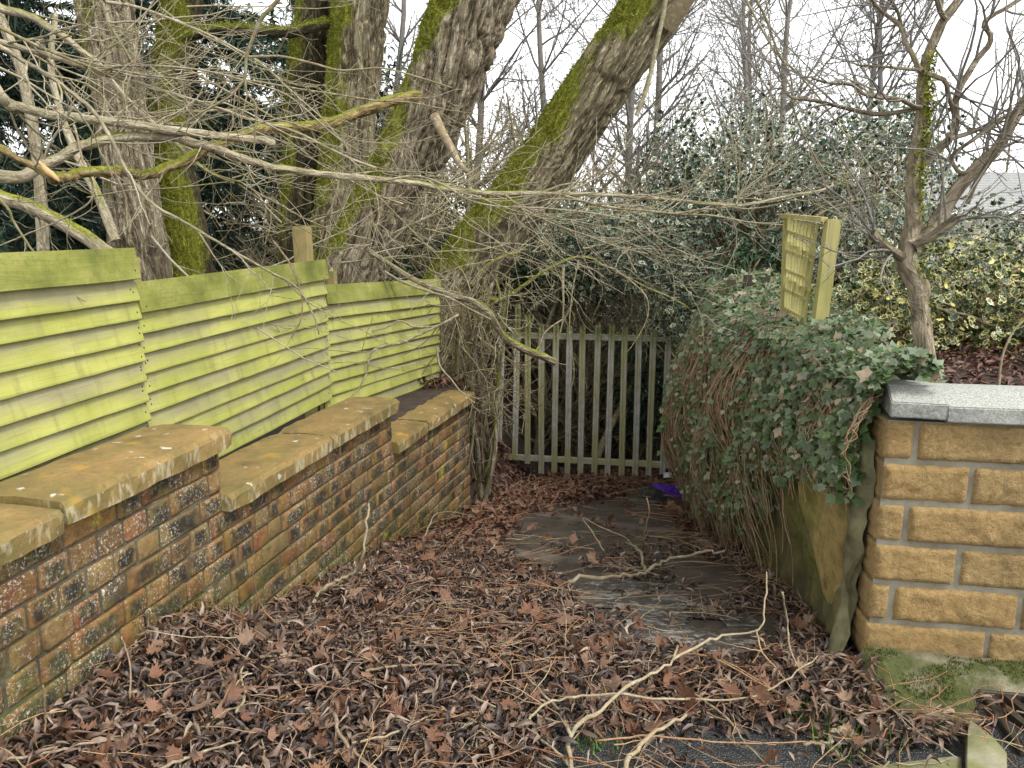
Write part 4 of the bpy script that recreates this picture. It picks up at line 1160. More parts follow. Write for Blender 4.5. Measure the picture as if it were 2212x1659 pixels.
branch('yellowish decayed branch torn from the thick leaning tree', [(905, 207), (863, 214), (804, 233), (737, 258), (683, 270), (600, 274), (540, 284), (493, 301), (433, 330), (367, 360), (317, 377), (277, 371), (233, 368), (183, 373), (133, 384), (108, 391)], 4.9, 3.4, .033, .021, YELB, 33, 5, (.2, .5), ridge=.22, mo=.12)
branch('short torn branch with orange splintered wood at the left edge', [(-40, 300), (0, 320), (40, 344), (77, 362), (110, 384), (125, 392)], 3.4, 3.35, .018, .012, YELB, 34, 2, (.1, .3), ridge=.2)
w = Geo(); a_ = at(80, 345, 3.34); b_ = at(128, 392, 3.34)
sp_ = bpy.data.objects['overhanging_branch.003'] if 'overhanging_branch.003' in bpy.data.objects else None
link('splintered_wood', tubes('splintered_wood', [(smooth_line([a_, a_.lerp(b_, .35) + Vector((.004, 0, -.01)), a_.lerp(b_, .7), b_], 8), [.003, .010, .013, .015, .015, .012, .009, .004], .3)], 6, True), PALEW, sp_)
branch('greenish branch slanting down from the top left corner', [(-40, 0), (0, 15), (60, 35), (127, 70), (167, 102), (213, 140), (253, 187), (287, 230), (337, 267), (390, 320), (450, 370), (520, 400)], 4.2, 4.4, .023, .008, GREYB, 35, 18, (.3, .9), bias=RB, mo=.15)
branch('slender pale branch sweeping right below the greenish one', [(-40, 80), (0, 90), (43, 103), (100, 117), (167, 140), (227, 160), (277, 173), (333, 190), (400, 210), (467, 233), (550, 260), (633, 283), (737, 333), (830, 370)], 3.9, 4.1, .015, .005, GREYB, 36, 26, (.25, .9), bias=RB, up=.0,
       forks=[([(200, 143), (267, 143), (330, 142), (400, 147), (470, 158), (540, 178), (610, 200), (660, 235), (720, 290), (780, 330)], 3.95, 4.0, .006, .0025), ([(0, 60), (77, 97), (150, 127), (227, 157)], 3.85, 3.9, .008, .007)])
branch('thin greenish branch falling in front of the middle fence', [(-30, 90), (0, 100), (43, 127), (100, 160), (150, 197), (207, 247), (245, 310), (283, 385), (333, 443), (400, 480), (500, 540), (580, 585), (640, 620), (672, 670), (690, 722)], 3.4, 3.3, .011, .003, GREYB, 37, 18, (.25, .7), bias=Vector((.2, 0, -.1)), mo=.2, up=-.02)
branch('upright brown twig branch hanging from the top edge', [(620, -40), (600, 0), (567, 37), (547, 80), (533, 123), (530, 170), (533, 200), (553, 230), (551, 287), (547, 335)], 3.0, 3.0, .0085, .003, TW_BROWN, 38, 6, (.15, .4), tmat=TW_BROWN,
       forks=[([(530, 170), (510, 195), (490, 213), (440, 240), (405, 262), (380, 287)], 3.0, 3.0, .005, .0025), ([(537, 123), (570, 122), (610, 122), (680, 138), (737, 152), (820, 147), (870, 157), (924, 173), (977, 190)], 3.0, 3.1, .005, .0025)])
branch('thin pale branch across the top left, in front of the mossy trunk', [(230, 5), (283, 12), (333, 27), (433, 67), (500, 100), (567, 140), (633, 200), (700, 260), (760, 330)], 4.3, 4.4, .009, .003, TW_PALE, 39, 20, (.25, .8), bias=RB)
branch('dark thin branch drooping before the pale flaking tree', [(222, 5), (235, 50), (262, 95), (283, 130), (300, 165), (312, 210), (318, 250)], 4.0, 4.0, .007, .003, TW_BROWN, 40, 8, (.15, .5), tmat=TW_BROWN)
branch('hanging twig with an upturned end before the highest fence', [(-10, 420), (20, 455), (30, 480), (70, 540), (95, 560), (110, 600), (150, 630), (185, 652)], 2.7, 2.8, .005, .002, TW_PALE, 41, 3, (.08, .2))
branch('bowed pale twig branch dropping behind the highest fence', [(160, 270), (168, 300), (180, 350), (200, 400), (190, 440), (120, 480), (60, 505), (0, 530)], 3.7, 3.6, .006, .003, TW_PALE, 42, 8, (.15, .4))
branch('twig branch falling across the upper right of the middle fence', [(590, 520), (620, 560), (640, 600), (652, 640), (650, 690), (630, 730)], 3.7, 3.6, .005, .002, TW_BROWN, 43, 6, (.1, .3))
branch('long drooping pale twig before the sky, reaching the holly', [(1620, -20), (1650, 30), (1680, 110), (1708, 167), (1714, 233), (1740, 300), (1774, 360), (1808, 387), (1850, 403)], 3.6, 3.9, .006, .003, TW_PALE, 44, 14, (.2, .6), up=-.05)
branch('second drooping twig falling from the top edge towards the right tree', [(1600, -20), (1674, 110), (1724, 160), (1774, 217), (1808, 267), (1840, 307), (1890, 373), (1940, 423), (1990, 453)], 3.7, 4.0, .0055, .0025, TW_PALE, 45, 14, (.2, .6), up=-.05)
branch('thin straight hanging twig before the sky, right of the leaning mossy tree', [(1655, 0), (1664, 70), (1665, 200), (1671, 300), (1676, 335)], 3.9, 3.9, .004, .002, TW_PALE, 46, 5, (.1, .3), up=-.05)

# many finer twigs filling the upper left, one small bough each
r_ = random.Random(77); K = 0
fill = []
for _ in range(15):
    x0 = r_.uniform(-60, 640); y0 = r_.uniform(0, 520); Y = r_.uniform(4.3, 6.0)
    p = at(x0, y0, Y); d = Vector((r_.uniform(.3, 1), r_.uniform(-.3, .3), r_.uniform(-.55, .25)))
    grow(fill, p, d, r_.uniform(.8, 2.0), r_.uniform(.005, .010), 2, r_, .25, .035, 3.0, rmin=.0018)
o = link('twig_thicket', tubes('twig_thicket', fill, 4), TW_PALE); tag(o, 'mass of fine pale bare twigs filling the upper left', 'twigs'); kind(o, 'stuff')
fill = []
for _ in range(20):
    x0 = r_.uniform(560, 1010); y0 = r_.uniform(300, 600); Y = r_.uniform(5.0, 6.6)
    p = at(x0, y0, Y); d = Vector((r_.uniform(-.6, 1), r_.uniform(-.3, .3), r_.uniform(-.4, .5)))
    grow(fill, p, d, r_.uniform(.5, 1.2), r_.uniform(.004, .007), 2, r_, .25, .03, 3.2, rmin=.002)
o = link('twig_thicket', tubes('twig_thicket', fill, 4), TW_PALE); tag(o, 'tangle of fine bare twigs above the farthest fence', 'twigs'); kind(o, 'stuff')

# ------------------------------------------------------------------ tangled bare bush at the end of the brick wall
bush = thing('bare_bush', 'tangled bare bush with many brown stems at the end of the brick wall', 'bush')
r_ = random.Random(5); br = at(1010, 1060, 6.75)
for k in range(13):
    b0 = br + Vector((r_.uniform(-.24, .20), r_.uniform(-.2, .3), -.12)); top = at(r_.uniform(955, 1110), r_.uniform(600, 760), r_.uniform(6.3, 7.0))
    mid = b0.lerp(top, .5) + Vector((r_.uniform(-.14, .1), r_.uniform(-.1, .1), 0)); rr = r_.uniform(.014, .034)
    trunk('stem', bush, [b0, b0.lerp(mid, .5) + Vector((r_.uniform(-.05, .05), 0, 0)), mid, top], [rr * 1.2, rr, rr * .8, rr * .4], BARKS, 300 + k, 12, .03, rr * .2, (40, 7), 0, (-.6, -.4, .4), .02, .15)
sw = []
for k in range(150):
    b0 = at(r_.uniform(960, 1075), r_.uniform(610, 920), r_.uniform(6.2, 7.1)); d = Vector((r_.uniform(-.5, .5), r_.uniform(-.5, .3), r_.uniform(-.8, .9)))
    grow(sw, b0, d, r_.uniform(.2, .5), r_.uniform(.003, .008), 1, r_, .3, 0, 7, rmin=.0025)
for k in range(60):
    b0 = br + Vector((r_.uniform(-.3, .2), r_.uniform(-.2, .2), r_.uniform(0, .5))); d = Vector((r_.uniform(-.25, .14), r_.uniform(-.2, .2), 1))
    grow(sw, b0, d, r_.uniform(.7, 1.4), r_.uniform(.005, .011), 1, r_, .12, .02, 2.5, rmin=.002)
kind(link('twigs', tubes('twigs', sw, 4), TW_BROWN, bush), 'stuff')

def hbranch(label, pl, Y0, Y1, r0, r1, seed, tw, Lr=(.12, .4), mo=.1, forks=(), tmat=None, up=-.03):
    return branch(label, pl, Y0, Y1, r0, r1, BARKS if r0 > .012 else TW_PALE, seed, tw, Lr, name='lichened_branch', mo=mo, forks=forks, tmat=tmat or TW_PALE, up=up, dens=8, ridge=.15)
hbranch('stout snapped branch slanting down to the right in front of the gate', [(790, 535), (804, 546), (854, 579), (904, 609), (977, 639), (1024, 653), (1057, 676), (1074, 706), (1090, 729), (1130, 753), (1170, 769), (1206, 785)], 5.6, 6.0, .016, .031, 51, 10, mo=.02,
        forks=[([(830, 586), (870, 609), (924, 629), (970, 643), (1010, 665), (1060, 690)], 5.6, 5.8, .010, .007), ([(1074, 676), (1090, 700), (1110, 720)], 5.8, 5.8, .007, .005)])
hbranch('crooked pale lichened twig in front of the farthest fence, ending at coping', [(975, 690), (935, 709), (870, 739), (837, 746), (804, 759), (792, 806), (777, 840)], 5.6, 5.2, .010, .005, 52, 5)
hbranch('mossy lichened twig reaching left across the farthest fence', [(990, 680), (945, 703), (897, 706), (864, 693), (830, 709), (780, 719), (737, 724), (700, 712)], 5.7, 5.3, .009, .003, 53, 7)
hbranch('pale twig curling down over the end of the coping', [(944, 750), (950, 790), (975, 820), (995, 845), (1026, 871)], 5.6, 5.5, .008, .004, 54, 2)
hbranch('arching mossy branch spreading over the top of the gate', [(1020, 700), (1057, 650), (1087, 646), (1137, 613), (1187, 579), (1230, 559), (1270, 556), (1304, 573), (1354, 599), (1404, 623), (1474, 656), (1510, 690)], 6.6, 6.4, .017, .006, 55, 9, (.12, .35), .3,
        forks=[([(1217, 572), (1216, 610), (1217, 656), (1214, 700), (1205, 740)], 6.5, 6.5, .014, .004), ([(1304, 573), (1340, 590), (1395, 640), (1397, 690), (1370, 740), (1355, 760)], 6.4, 6.3, .008, .003), ([(1250, 560), (1235, 640), (1230, 720), (1240, 800), (1232, 850)], 6.4, 6.4, .006, .003)])
hbranch('dark curved mossy branch beside the leaning mossy trunk', [(1030, 620), (1035, 595), (1057, 570), (1090, 552), (1120, 545)], 6.5, 6.6, .015, .012, 56, 4, mo=.2)
hbranch('greenish forked twig standing above the bare bush', [(1070, 655), (1080, 640), (1073, 610), (1072, 588)], 6.4, 6.4, .013, .009, 57, 2, mo=.25)
hbranch('crossing pale twig before the left gate pales', [(1215, 690), (1180, 715), (1165, 745), (1150, 770), (1125, 795), (1090, 830), (1060, 850)], 6.2, 6.0, .007, .003, 58, 5)
tang = []
r_ = random.Random(15)
for k in range(46):
    b0 = at(r_.uniform(1060, 1500), r_.uniform(520, 620), r_.uniform(6.4, 8.2)); d = Vector((r_.uniform(-.6, .8), r_.uniform(-.5, .3), r_.uniform(-.4, .5)))
    grow(tang, b0, d, r_.uniform(.25, .6), r_.uniform(.003, .006), 1, r_, .3, -.02, 6, rmin=.002)
o = link('twig_thicket', tubes('twig_thicket', tang, 4), TW_PALE); tag(o, 'tangle of lichened hawthorn twigs over the gate', 'twigs'); kind(o, 'stuff')

# ------------------------------------------------------------------ young tree in the garden at right
rt = tree('young_tree', 'young mossy tree in the garden behind the block wall at right')
Y = 2.95
mp = [(2032, 880), (2024, 853), (2005, 796), (1994, 729), (1987, 663), (1979, 613), (1956, 568), (1962, 533), (1973, 483), (1974, 433), (1972, 383), (1977, 333), (1987, 283), (1992, 233), (1992, 183), (2001, 133), (2021, 83), (2041, 40), (2071, 0), (2110, -70)]
o, P, Rr = trunk('trunk', rt, px(mp, 2.92, 3.05), [.052, .047, .036, .034, .034, .036, .038, .034, .030, .028, .026, .025, .023, .021, .020, .020, .018, .017, .016, .015], BARKS, 11, 32, .014, .004, (40, 9), 0, (.4, -.5, .2), -.30, .14, 500, [(.28, 3.6, .012, .03), (.19, 1.0, .01, .03)])
subs = [([(1966, 535), (1994, 510), (2024, 480), (2047, 440), (2074, 400), (2124, 350), (2157, 317), (2184, 267), (2212, 225), (2260, 140)], 2.95, 3.05, .030, .018),
        ([(1975, 380), (1991, 357), (2014, 333), (2051, 300), (2064, 267), (2064, 220), (2074, 187), (2091, 160), (2114, 123), (2137, 97), (2139, 73), (2124, 53), (2144, 33), (2174, 17), (2215, -10)], 3.0, 3.1, .016, .008),
        ([(1992, 155), (1984, 147), (1971, 117), (1954, 87), (1947, 57), (1907, 27), (1884, 0), (1860, -30)], 3.0, 3.05, .010, .006),
        ([(1947, 57), (1940, 27), (1924, 0), (1910, -30)], 3.03, 3.05, .007, .005),
        ([(1992, 235), (1974, 235), (1907, 247), (1840, 237), (1774, 220), (1724, 213), (1704, 207), (1691, 183), (1691, 157)], 3.0, 3.2, .010, .004),
        ([(1990, 232), (1974, 230), (1940, 213), (1874, 207), (1840, 183), (1790, 180), (1741, 163)], 3.0, 2.9, .009, .004),
        ([(1990, 152), (1940, 147), (1890, 143), (1840, 140)], 3.0, 2.95, .006, .003),
        ([(1994, 157), (2040, 173), (2047, 200), (2057, 233), (2064, 262)], 3.0, 3.03, .009, .008),
        ([(2041, 40), (2030, 20), (2020, -20)], 3.02, 3.0, .011, .009),
        ([(1962, 560), (1934, 547), (1900, 520), (1877, 500)], 2.95, 2.9, .020, .017),
        ([(1985, 520), (2010, 512), (2041, 490), (2076, 462)], 2.9, 2.8, .022, .018),
        ([(2124, 350), (2080, 375), (2057, 350), (2062, 330), (2120, 290), (2200, 230)], 3.0, 2.9, .008, .006),
        ([(2090, 440), (2110, 390), (2150, 330), (2190, 250), (2230, 190)], 2.95, 2.85, .008, .012),
        ([(2051, 300), (2100, 285), (2150, 262), (2212, 235)], 3.0, 2.95, .009, .006)]
tw = []
for k, (pl, y0, y1, r0, r1) in enumerate(subs):
    pp = smooth_line(px(pl, y0, y1), len(pl) * 4); rr = np.linspace(r0, r1, len(pp))
    trunk('limb', rt, [tuple(p) for p in pp[::2]], list(rr[::2]), BARKS, 400 + k, 12, .03, r0 * .1, (40, 8), 0, (.4, -.2, .6), -.15, .12)
    tw += twigs_on(pp, rr, 9, (.2, .55), random.Random(k), 1, .0, .35, 9, (.5, 1.1), t0=.25)
kind(link('twigs', tubes('twigs', tw, 4), TW_GREY, rt), 'stuff')

# ------------------------------------------------------------------ ivy over the retaining wall
ivy = thing('ivy', 'ivy draped over the retaining wall, beside the gate and the block wall', 'ivy')
def ivy_bottom(y): return np.interp(y, [2.5, 2.75, 3.0, 3.3, 3.6, 3.9, 4.2, 5, 8.5], [.52, .56, .50, .42, .30, .02, -.22, -.42, -1.2])
def bulge(y, t):
    y = np.asarray(y, float)
    return (.04 + (.05 + .17 * sstep(3.2, 5.5, y)) * np.sin(np.clip(t, 0, 1) * math.pi * .9 + .25)) * (.25 + 1.5 * vnoise(np.stack([y * 2.3, t * 3, 0 * y], -1), 5))
n = 17000
y = 2.60 + 5.85 * rng.random(n) ** 1.25; t = rng.random(n) ** .8; zb = ivy_bottom(y); z = zb + (1.0 - zb) * t
cl = fbm(np.stack([y * 5, z * 5, 0 * y], -1), 3, 31); dn = (cl > .49 + .10 * (1 - sstep(.0, .5, t))) | (rng.random(n) < .10 + .35 * sstep(.75, .95, t))
y, t, z = y[dn], t[dn], z[dn]; n = len(y)
x = xR(y) - bulge(y, t) - rng.normal(0, .03, n)
pos = np.stack([x, y, z], -1); nr = np.stack([np.full(n, -1.0), np.full(n, -.45), np.full(n, .45) + .8 * (t > .9)], -1) + rng.normal(0, .42, (n, 3))
leaves1 = (pos, nr, np.pi + rng.normal(0, .6, n))
n2 = 12500
y = 2.50 + 5.95 * rng.random(n2) ** 1.15; u = rng.random(n2)
x = xR(y) - .10 + u * (.27 + .55 * sstep(2.9, 4.6, y)); hump = .10 * np.sin(np.clip(u, 0, 1) * math.pi) * (.4 + vnoise(np.stack([y * 2, u * 2, 0 * y], -1), 8)) + .07 * sstep(4.4, 6, y)
z = .985 + hump + rng.normal(0, .014, n2); k = (y > 2.66) | (x < TW.x + .16)
z[y < 2.75] += .02
x, y, z, u = x[k], y[k], z[k], u[k]; n2 = len(x)
pos2 = np.stack([x, y, z], -1); nr2 = np.stack([-.7 + u * .6, np.full(n2, -.35), np.full(n2, 1.0)], -1) + rng.normal(0, .65, (n2, 3))
pos = np.concatenate([leaves1[0], pos2]); nr = np.concatenate([leaves1[1], nr2]); spin = np.concatenate([leaves1[2], rng.random(n2) * 6.28])
rn = np.clip(rng.random(len(pos)) ** 1.15 * .93, 0, 1); dead = rng.random(len(pos)) < .06; rn[dead] = 1
rn[len(leaves1[0]):] = np.clip(rn[len(leaves1[0]):] * .7 + .2, 0, .82); rn[len(leaves1[0]):][rng.random(n2) < .07] = 1
S = rng.uniform(.016, .040, len(pos)) * np.where(rng.random(len(pos)) < .10, 1.4, 1)
# the largest leaves are parts of their own, the rest one mass
ordr = np.argsort(-(S / pos[:, 1])); big = ordr[:150]; rest = ordr[150:]
kind(link('leaves', scatter('ivy_leaves', IVY, pos[rest], frame_to(nr[rest], spin[rest]), S[rest], rn[rest]), IVYL, ivy), 'stuff')
lv = []
for k in range(8): lv.append(mesh_np('leaf', IVY[0] * np.array([rng.uniform(.9, 1.1), 1, rng.uniform(.6, 1.6)]), IVY[1], {'rnd': np.full(len(IVY[0]), (.3, .5, .7, .2, .6, .45, .8, 1.0)[k]), 'edge': IVY[2]})); lv[-1].materials.append(IVYL)
FR = frame_to(nr[big], spin[big])
for j, b in enumerate(big):
    o = link('leaf', lv[j % 8], None, ivy); M4 = Matrix([list(FR[j][i]) for i in range(3)]).to_4x4(); M4.translation = Vector(pos[b]); o.matrix_local = M4 @ Matrix.Diagonal((S[b], S[b], S[b], 1))
r_ = random.Random(8); st = []
for k in range(760):
    yy = 2.62 + 5.7 * r_.random() ** 1.1; zb = float(ivy_bottom(yy)); pts = []; rr = r_.uniform(.0016, .0052)
    dy = r_.uniform(-.55, .35); m = 10; z1 = max(float(ramp(yy)) + .02, zb - r_.uniform(-.5, .03 if yy < 3.7 else .28)); z0 = r_.choice((1.05, 1.04, r_.uniform(.5, 1.0)))
    for i in range(m):
        f = i / (m - 1); z = z0 + (z1 - z0) * f; t = max(0, min(1, (z - zb) / (1 - zb)))
        y_ = yy + dy * f ** 1.5 + r_.uniform(-.025, .025)
        xx = float(xR(y_)) - float(bulge(np.array(y_), np.array(t))) - .012 + r_.uniform(-.02, .02) + (.10 * (1 - f * 6) if f < .17 and z0 > 1 else 0)
        pts.append((xx, max(2.56, y_), z))
    st.append((smooth_line(pts, 16), np.linspace(rr, rr * .5, 16), r_.random()))
for k in range(260):
    yy = 2.7 + 5.4 * r_.random(); w = .27 + .55 * float(sstep(2.9, 4.6, yy)); u0 = r_.uniform(0, .8); a = r_.uniform(0, 6.28); L = r_.uniform(.1, .45); pts = []
    for i in range(6):
        a += r_.uniform(-.4, .4); u0 += math.cos(a) * L / 6 / w; yy += math.sin(a) * L / 6; u1 = min(1, max(0, u0))
        hump = .10 * math.sin(u1 * math.pi) * (.4 + float(vnoise(np.array([yy * 2, u1 * 2, 0]), 8))) + .07 * float(sstep(4.4, 6, yy))
        pts.append((float(xR(yy)) - .10 + u1 * w, max(2.68, yy), .992 + hump + r_.uniform(0, .02)))
    st.append((smooth_line(pts, 16), np.linspace(.0028, .0015, 16), r_.random()))
kind(link('stems', tubes('ivy_stems', st, 4), IVYS, ivy), 'stuff')

# ------------------------------------------------------------------ holly bushes
def foliage_clumps(cent, rad, nclump, per, spread, top=1.0, shell=.55, mask=None):
    C = np.array(cent); Rr = np.array(rad)
    v = rng.normal(0, 1, (nclump, 3)); v /= np.linalg.norm(v, axis=1, keepdims=True); rr = shell + (1 - shell) * rng.random(nclump) ** .6
    c = C + v * Rr * rr[:, None] * (.75 + .5 * fbm(v * 2.2 + C, 2, 12))[:, None]
    k = np.repeat(np.arange(nclump), per)
    pos = c[k] + rng.normal(0, spread, (len(k), 3)); nr = v[k] * .6 + np.array([-.1, -.35, .7]) + rng.normal(0, .85, (len(k), 3))
    return pos, nr, c
def leafy(name, label, specs, tpl, mat, size, cat='bush', tseed=1, stems=None, group=None, twm=None, twn=60, smin=None):
    root = thing(name, label, cat, group); P = []; N = []; C = []
    for (c, rd, nc, per, sp) in specs:
        a, b, cc = foliage_clumps(c, rd, nc, per, sp); P.append(a); N.append(b); C.append((cc, c))
    P = np.concatenate(P); N = np.concatenate(N); S = rng.uniform(size[0], size[1], len(P)); S = np.stack([S * rng.uniform(.55, .85, len(P)), S, S * rng.uniform(.4, 1.6, len(P))], -1)
    kind(link('foliage', scatter('foliage', tpl, P, frame_to(N, rng.random(len(P)) * 6.28), S), mat, root), 'stuff')
    r = random.Random(tseed); out = []
    for cc, c in C:
        bx = max(c[0], float(xR(c[1])) + .45) if name == 'holly_bush' else c[0]
        base = Vector((bx, c[1], float(G(np.array(bx), np.array(c[1]))) - .05))
        for k in range(min(twn, len(cc))):
            e = Vector(cc[k]); mid = base.lerp(e, .5) + Vector((r.uniform(-.2, .2), r.uniform(-.2, .2), r.uniform(0, .2)))
            out.append((smooth_line([base + Vector((r.uniform(-.2, .2), r.uniform(-.2, .2), 0)), mid, e], 7), np.linspace(.02, .004, 7), r.random()))
    kind(link('stems', tubes('stems', out, 5), twm or TW_BROWN, root), 'stuff'); return root
leafy('holly_bush', 'large white-edged variegated holly behind the ivy and the wooden screen', [((2.35, 7.6, 1.25), (1.25, .8, 1.0), 330, 26, .11), ((1.45, 9.4, 1.30), (1.1, .5, .55), 190, 22, .12), ((2.1, 7.6, 2.05), (.8, .6, .65), 120, 18, .13), ((2.95, 6.6, 1.85), (.65, .5, .7), 130, 22, .11)], HOLLY, HOLW, (.045, .075), tseed=3)
leafy('holly_bush', 'yellow-edged variegated holly behind the young tree at right', [((2.85, 4.7, 1.05), (1.0, .42, .38), 200, 22, .085), ((2.12, 4.5, .95), (.25, .25, .30), 40, 20, .06)], HOLLY, HOLY, (.038, .064), tseed=4)
leafy('holly_bush', 'pale-edged variegated holly behind the yellow holly, below the grey roof', [((3.6, 6.0, 1.22), (1.3, .5, .42), 210, 22, .09), ((2.7, 5.9, 1.25), (.5, .4, .45), 80, 20, .09)], HOLLY, HOLW, (.04, .065), tseed=5)
leafy('laurel_bush', 'dark glossy laurel behind the gate pales', [((1.75, 9.9, -.35), (.55, .5, .75), 110, 18, .10)], LAUREL, LAUR, (.08, .13), tseed=6, twn=20)
leafy('laurel_bush', 'dark green evergreen shrub behind the dark pickets', [((2.15, 6.5, 1.0), (.45, .3, .45), 80, 18, .09)], LAUREL, LAUR, (.07, .12), tseed=7, twn=20)
leafy('added_evergreen', 'dense dark evergreen growth added to shade the lane beyond the gate', [((.6, 12.2, .2), (2.8, .8, 1.6), 520, 20, .16), ((-1.2, 11.0, .0), (.9, 1.0, 1.1), 200, 20, .14), ((.8, 10.8, 1.15), (1.7, 1.2, .5), 420, 20, .13), ((2.6, 10.6, -.2), (.7, .8, 1.1), 180, 20, .13)], LAUREL, LAUR, (.09, .15), tseed=8, twn=50)  # added evergreen mass that keeps sky light off the lane behind the gate

leafy('evergreen_hedge', 'dark evergreen growth far behind the trunks on the left', [((-5.5, 17.5, 1.8), (5.0, .8, 2.6), 700, 16, .25), ((-12, 15, 2.5), (3, 1, 3.5), 350, 16, .25), ((-6.5, 18.5, 4.2), (5.0, .8, 2.2), 420, 16, .28)], LAUREL, LAUR, (.16, .28), tseed=9, twn=30)
# conifers at the far left
def conifer(label, x, y, h, seed):
    root = tree('conifer', label, 'dark conifers at the far left'); r = random.Random(seed); z0 = float(G(np.array(x), np.array(y)))
    link('trunk', tubes('trunk', [(smooth_line([(x, y, z0 - .1), (x + .05, y, z0 + h / 2), (x, y, z0 + h)], 8), np.linspace(.16, .04, 8), .2)], 8), TW_BROWN, root)
    br = []
    for k in range(120):
        z = z0 + h * r.uniform(.02, 1); a = r.uniform(0, 6.28); L = (1.15 - (z - z0) / h) * r.uniform(1.2, 2.3)
        grow(br, (x, y, z), (math.cos(a), math.sin(a), .1), L, .016, 1, r, .10, -.07, 4.5, (.5, .9), (.3, .5), rmin=.004)
    link('branches', tubes('branches', br, 4), TW_GREY, root)['kind'] = 'stuff'
    P = []; D = []
    for pts, rad, _ in br:
        p = np.array(pts)
        for i in range(len(p) - 1):
            m = 16; f = rng.random(m)[:, None]; P.append(p[i] * (1 - f) + p[i + 1] * f); D.append(np.repeat((p[i + 1] - p[i])[None], m, 0))
    P = np.concatenate(P); D = np.concatenate(D); D /= np.linalg.norm(D, axis=1, keepdims=True); n = len(P)
    V = D * .6 + rng.normal(0, .55, (n, 3)) + np.array([0, 0, -.25]); nr = np.cross(V, rng.normal(0, 1, (n, 3)))
    nr /= np.linalg.norm(nr, axis=1, keepdims=True); yv = V - nr * (V * nr).sum(1, keepdims=True); yv /= np.linalg.norm(yv, axis=1, keepdims=True)
    Rm = np.stack([np.cross(yv, nr), yv, nr], -1)
    S = np.stack([rng.uniform(.018, .034, n), rng.uniform(.10, .22, n), np.ones(n)], -1)
    kind(link('needles', scatter('needles', BLADE, P, Rm, S), SPRU, root), 'stuff')
for k, (x, y, h) in enumerate([(-6.6, 10.3, 8), (-5.0, 12.5, 8.5), (-8.6, 12.5, 9), (-3.1, 13.8, 7.5), (-6.8, 15.0, 9)]):
    conifer(['dark conifer at the left edge behind the grey sapling', 'dark conifer between the pale tree and the mossy tree', 'tall dark conifer farthest left in the background', 'dark conifer behind the dark narrow trunk', 'dark conifer filling the gap far behind the left trees'][k], x, y, h, 60 + k)

thk = []; r_ = random.Random(99)
for _ in range(420):
    p = Vector((r_.uniform(-4.2, 3.4), r_.uniform(10.8, 14.5), r_.uniform(-.4, 1.7))); d = Vector((r_.uniform(-.7, .7), r_.uniform(-.4, .4), r_.uniform(.1, 1.0)))
    grow(thk, p, d, r_.uniform(.8, 1.7), r_.uniform(.008, .02), 1, r_, .35, .03, 5.5, rmin=.0045)
o = link('twig_thicket', tubes('twig_thicket', thk, 3), TW_BROWN); tag(o, 'grey-brown thicket of bare twigs deep behind the leaning trees', 'twigs'); kind(o, 'stuff')
# bare shrubs and background trees
def bare_tree(name, label, x, y, h, r0, seed, lean=(0, 0), nl=16, lvl=2, dens=3.2, LL=(.9, 2.2), mat=None, group=None, rmin=.004, t0=.15, base=None, up=.06, sp=(.6, 1.1), cat='tree', wander=.22):
    root = thing(name, label, cat, group); r = random.Random(seed); z0 = float(G(np.array(x), np.array(y))) - .1
    pl = [Vector((x + lean[0] * f + r.uniform(-.12, .12) * (f > 0), y + lean[1] * f, z0 + h * f)) for f in (0, .25, .5, .75, 1)]
    P = smooth_line(pl, 16); Rr = np.linspace(r0, r0 * .25, 16); mat = mat or TW_GREY
    link('trunk', tubes('trunk', [(P, Rr, r.random())], 9), mat, root)
    out = []
    for _ in range(nl):
        t = r.uniform(t0, 1) * 15; i = min(14, int(t)); d = Vector(P[i + 1] - P[i]).normalized(); a = r.uniform(*sp)
        grow(out, P[i], d * math.cos(a) + perp(d, r) * math.sin(a), r.uniform(*LL) * (1.15 - .5 * t / 15), Rr[i] * .5, lvl, r, wander, up, dens, rmin=rmin)
    kind(link('branches', tubes('branches', out, 3), mat, root), 'stuff'); return root
sh = [(-1.9, 9.8, 3.2), (-.7, 10.2, 3.4), (.3, 9.9, 3.0), (1.0, 10.6, 3.3), (-2.8, 10.8, 3.3), (-.1, 11.6, 3.6), (-1.4, 12.0, 3.8), (1.9, 11.2, 3.4), (.9, 12.6, 4.0)]
shl = ['bare twiggy shrub behind the ridged tree', 'bare twiggy shrub between the two leaning trees, left one', 'bare twiggy shrub directly behind the leaning mossy tree', 'bare twiggy shrub above the gate, behind the mossy tree', 'bare twiggy shrub behind the dark narrow trunk', 'tall bare shrub deep between the two leaning trees', 'tall bare shrub deep behind the thick leaning tree', 'bare shrub rising left of the white-edged holly', 'tall bare shrub deep behind the leaning mossy tree']
for k, (x, y, h) in enumerate(sh):
    bare_tree('bare_shrub', shl[k], x, y, h, .05, 100 + k, (rnd.uniform(-.4, .4), 0), 46, 2, 4.6, (.6, 1.5), TW_BROWN, 'bare shrubs behind the gate and fence', .004, .0, up=.03, sp=(.5, 1.4), cat='shrub', wander=.3)
bt = [(4.2, 13.8, 7.5, .085, (.55, 0)), (2.2, 15.5, 8, .10, (.3, 0)), (.8, 16, 8, .10, (-.3, 0)), (3.0, 18.5, 9, .12, (.5, 0)), (5.6, 19, 9, .10, (-.4, 0)), (7.2, 17, 8, .10, (.3, 0)), (-.8, 17, 8.5, .11, (.2, 0)), (9.5, 21, 9, .12, (-.3, 0)), (-2.6, 18, 9, .12, (.3, 0)), (6.4, 23, 10, .12, (.2, 0))]
